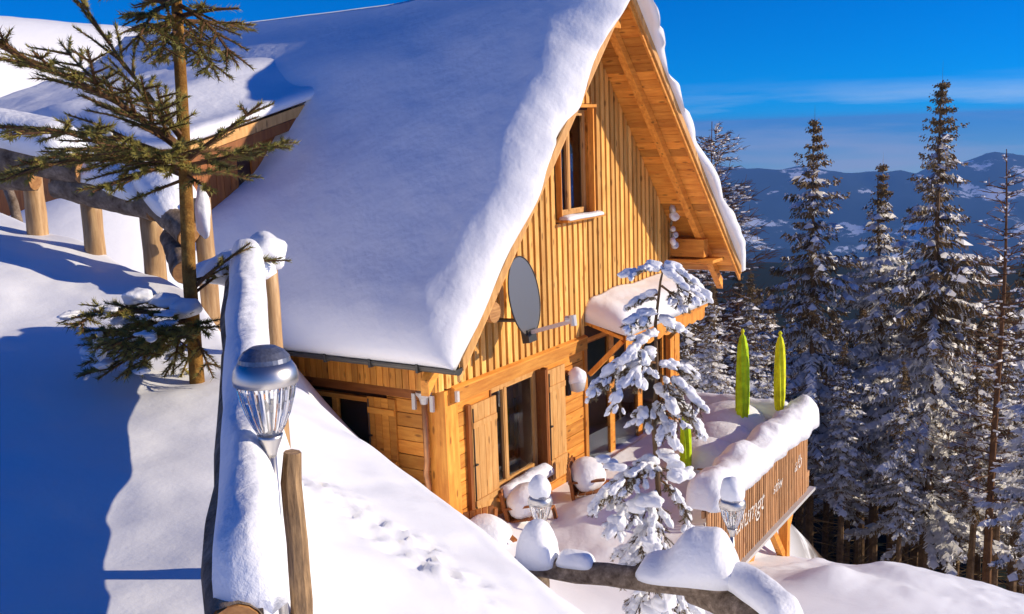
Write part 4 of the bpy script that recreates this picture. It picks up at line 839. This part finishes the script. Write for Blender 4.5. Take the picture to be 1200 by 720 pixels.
def stand(px, py_top, D, py_base=None):                # ground point under a tree top seen at a picture point
    top = at(px, py_top, D); g = tz(top.x, top.y); return Vector((top.x, top.y, g)), top.z-g
for px, pt, D, Rm, seed, sn, lab in ((955, 130, 36, 4.6, 1, 1.05, 'tall snowy spruce nearest the terrace, with a thin dark top'), (1035, 185, 37, 4.0, 2, 1.2, 'shorter snowy spruce between the two tall ones'), (1105, 80, 36, 5.6, 3, 1.2, 'tallest and densest snowy spruce, dark at the top')):
    g, H = stand(px, pt, D); place_tree('spruce_tree', g, tree_set(H, Rm, seed, snow=sn, bare_top=.42 if seed != 2 else .2, base=.30), lab, 'spruce', 'spruces below the terrace', 1., seed*1.3, (0, 0))
def larch(H, seed, spread, twig_n=150, base=.3, up=.25, fine=7, rad=.011):
    r = random.Random(seed); mb = MB(); fr = []
    for i_ in range(twig_n):
        z = H*r.uniform(base, .98); a = r.random()*6.283; L = spread*(1-z/H)**.6*r.uniform(.5, 1.1)+.25; d = Vector((math.cos(a), math.sin(a), r.uniform(-.15, up))); p = Vector((0, 0, z-.6)); pts = [p]; n_ = 5
        for k_ in range(n_): d = (d+Vector((r.gauss(0, .12), r.gauss(0, .12), .06))).normalized(); p = p+d*L/n_; pts.append(p)
        mb.tube(pts, [rad*2.2*(1-.8*k_/n_) for k_ in range(n_+1)], 3, False)
        for k_ in range(fine):
            q = pts[r.randint(1, n_)]; dd = (d+Vector((r.gauss(0, .6), r.gauss(0, .6), r.gauss(0, .35)))).normalized(); l_ = L*r.uniform(.2, .45); mb.tube([q, q+dd*l_*.5, q+dd*l_+Vector((0, 0, -.05*l_))], [rad, rad*.8, rad*.4], 3, False)
            if r.random() < .3: fr.append((q, l_))
    me = bpy.data.meshes.new('crown'); me.from_pydata([tuple(p) for p in mb.v], [], mb.f); me.materials.append(M_LARCH)
    sb = MB()
    for q, l_ in fr: sb.box(q+Vector((0, 0, .02)), (l_*.5, .05, .04), Matrix.Rotation(r.random()*6, 3, 'Z'))
    ms = bpy.data.meshes.new('frost'); ms.from_pydata([tuple(p) for p in sb.v], [], sb.f); ms.materials.append(M_FROST)
    return [('trunk', trunk_mesh(H, .010*H, seed, 'trunk', M_LARCH)), ('crown', me), ('frost', ms)]
g, H = stand(1182, 150, 33); place_tree('larch_tree', g, larch(H, 4, 2.6, 130, .35, .3, 6), 'bare thin larch at the right picture edge', 'larch', None, 1., 0., (.0, 0))
g, H = stand(838, 120, 34); place_tree('larch_tree', g, larch(H, 6, 3.0, 420, .25, .35, 12), 'brown frosted larch rising behind the right verge of the roof', 'larch')
variants = [tree_set(17, 3.0, 21, snow=.9, base=.42, step=.40, fin=8), tree_set(19, 3.1, 22, snow=.75, base=.45, step=.40, fin=8), tree_set(15, 2.8, 23, snow=1.05, base=.36, step=.40, fin=8), tree_set(18, 2.9, 24, snow=.7, base=.48, step=.40, fin=8)]
rr_ = random.Random(77); spots = []
for px, pt, D in ((835, 330, 27), (880, 318, 31), (805, 345, 30), (915, 390, 33), (860, 360, 36), (1180, 330, 35), (1205, 280, 38), (1150, 370, 34), (990, 400, 34), (1060, 420, 33), (1225, 360, 30)): spots.append((px, pt, D))
for row, (D0, pt0) in enumerate(((42, 385), (47, 370), (53, 350), (60, 345))):
    for px in range(780, 1260, 30): spots.append((px+rr_.uniform(-14, 14), pt0+rr_.uniform(-38, 38), D0+rr_.uniform(-2.5, 2.5)))
FRONT = ['snow-caked spruce directly right of the gable corner post', 'snow-caked spruce below the tip of the right verge', 'snow-caked spruce mostly hidden behind the gable corner', 'snowy spruce behind the yellow-green parasol', 'snowy spruce behind the tallest green parasol', 'snowy spruce behind the bare larch trunk', 'snowy spruce cut by the right picture edge behind the bare larch', 'snowy spruce right of the tallest spruce, left of the bare larch', 'snowy spruce between the spruce nearest the terrace and the shorter one', 'low snowy spruce between the shorter spruce and the tallest one', 'nearest snowy spruce at the far right picture edge']
for k_, (px, pt, D) in enumerate(spots):
    g, H = stand(px, pt, D); vset = variants[k_ % 4]; H0 = (17, 19, 15, 18)[k_ % 4]
    if k_ < 11: lab, gp = FRONT[k_], 'front rank of the snowy wood'
    else: lab, gp = ('snowy spruce standing deep in the wood below the slope', 'snowy spruces deep in the wood')
    place_tree('spruce_tree', g, vset, lab, 'spruce', gp, H/H0, rr_.random()*6.28).scale = (H/H0*rr_.uniform(.85, 1.45), H/H0*rr_.uniform(.85, 1.45), H/H0)

# ------------------------------------------------------------------ neighbour shed and leaning pole at the left edge
s0 = at(-30, 250, 9.5); shed = empty('wooden_shed', (s0.x, s0.y, -1.5), 'red-brown wooden shed corner glimpsed behind the upper fence', 'shed')
mb = MB(); mb.box((s0.x-.2, s0.y+.9, -.95), (1.0, 1.4, 1.5)); hp('wall', mb, W_RV, shed)
for i_ in range(8): mb = MB(); mb.box((s0.x-.66+.13*i_, s0.y+.18, -.95), (.115, .03, 1.5)); hp('board', mb, W_RV, shed)
mb = MB(); mb.prism([(s0.x-.95, s0.y+.0, -.2), (s0.x+.5, s0.y+.0, -.2), (s0.x-.2, s0.y+.0, .3)], (0, 1.8, 0)); hp('roof', mb, M_ROOF, shed)
pa, pb = at(3, 205, 6.9), at(28, 272, 6.6); mb = MB(); mb.tube([pa, pa.lerp(pb, .5), pb+Vector((0, 0, -.15))], .028, 8, True, .1, 3); tag(mb.build('leaning_pole', M_LOG, None, True), 'thin grey pole leaning behind the leftmost fence post', 'pole')

# ------------------------------------------------------------------ mountain air
m = bpy.data.materials.new('mountain_haze'); m.use_nodes = True; n = m.node_tree.nodes; n.clear()
ho = n.new('ShaderNodeOutputMaterial'); hv = n.new('ShaderNodeVolumePrincipled'); hv.inputs['Color'].default_value = (.18, .44, 1.0, 1); hv.inputs['Density'].default_value = .00012; hv.inputs['Anisotropy'].default_value = .1
m.node_tree.links.new(hv.outputs[0], ho.inputs['Volume'])
mb = MB(); mb.box((0, 0, -555), (23000, 23000, 1160)); tag(mb.build('haze', m), kind='stuff')
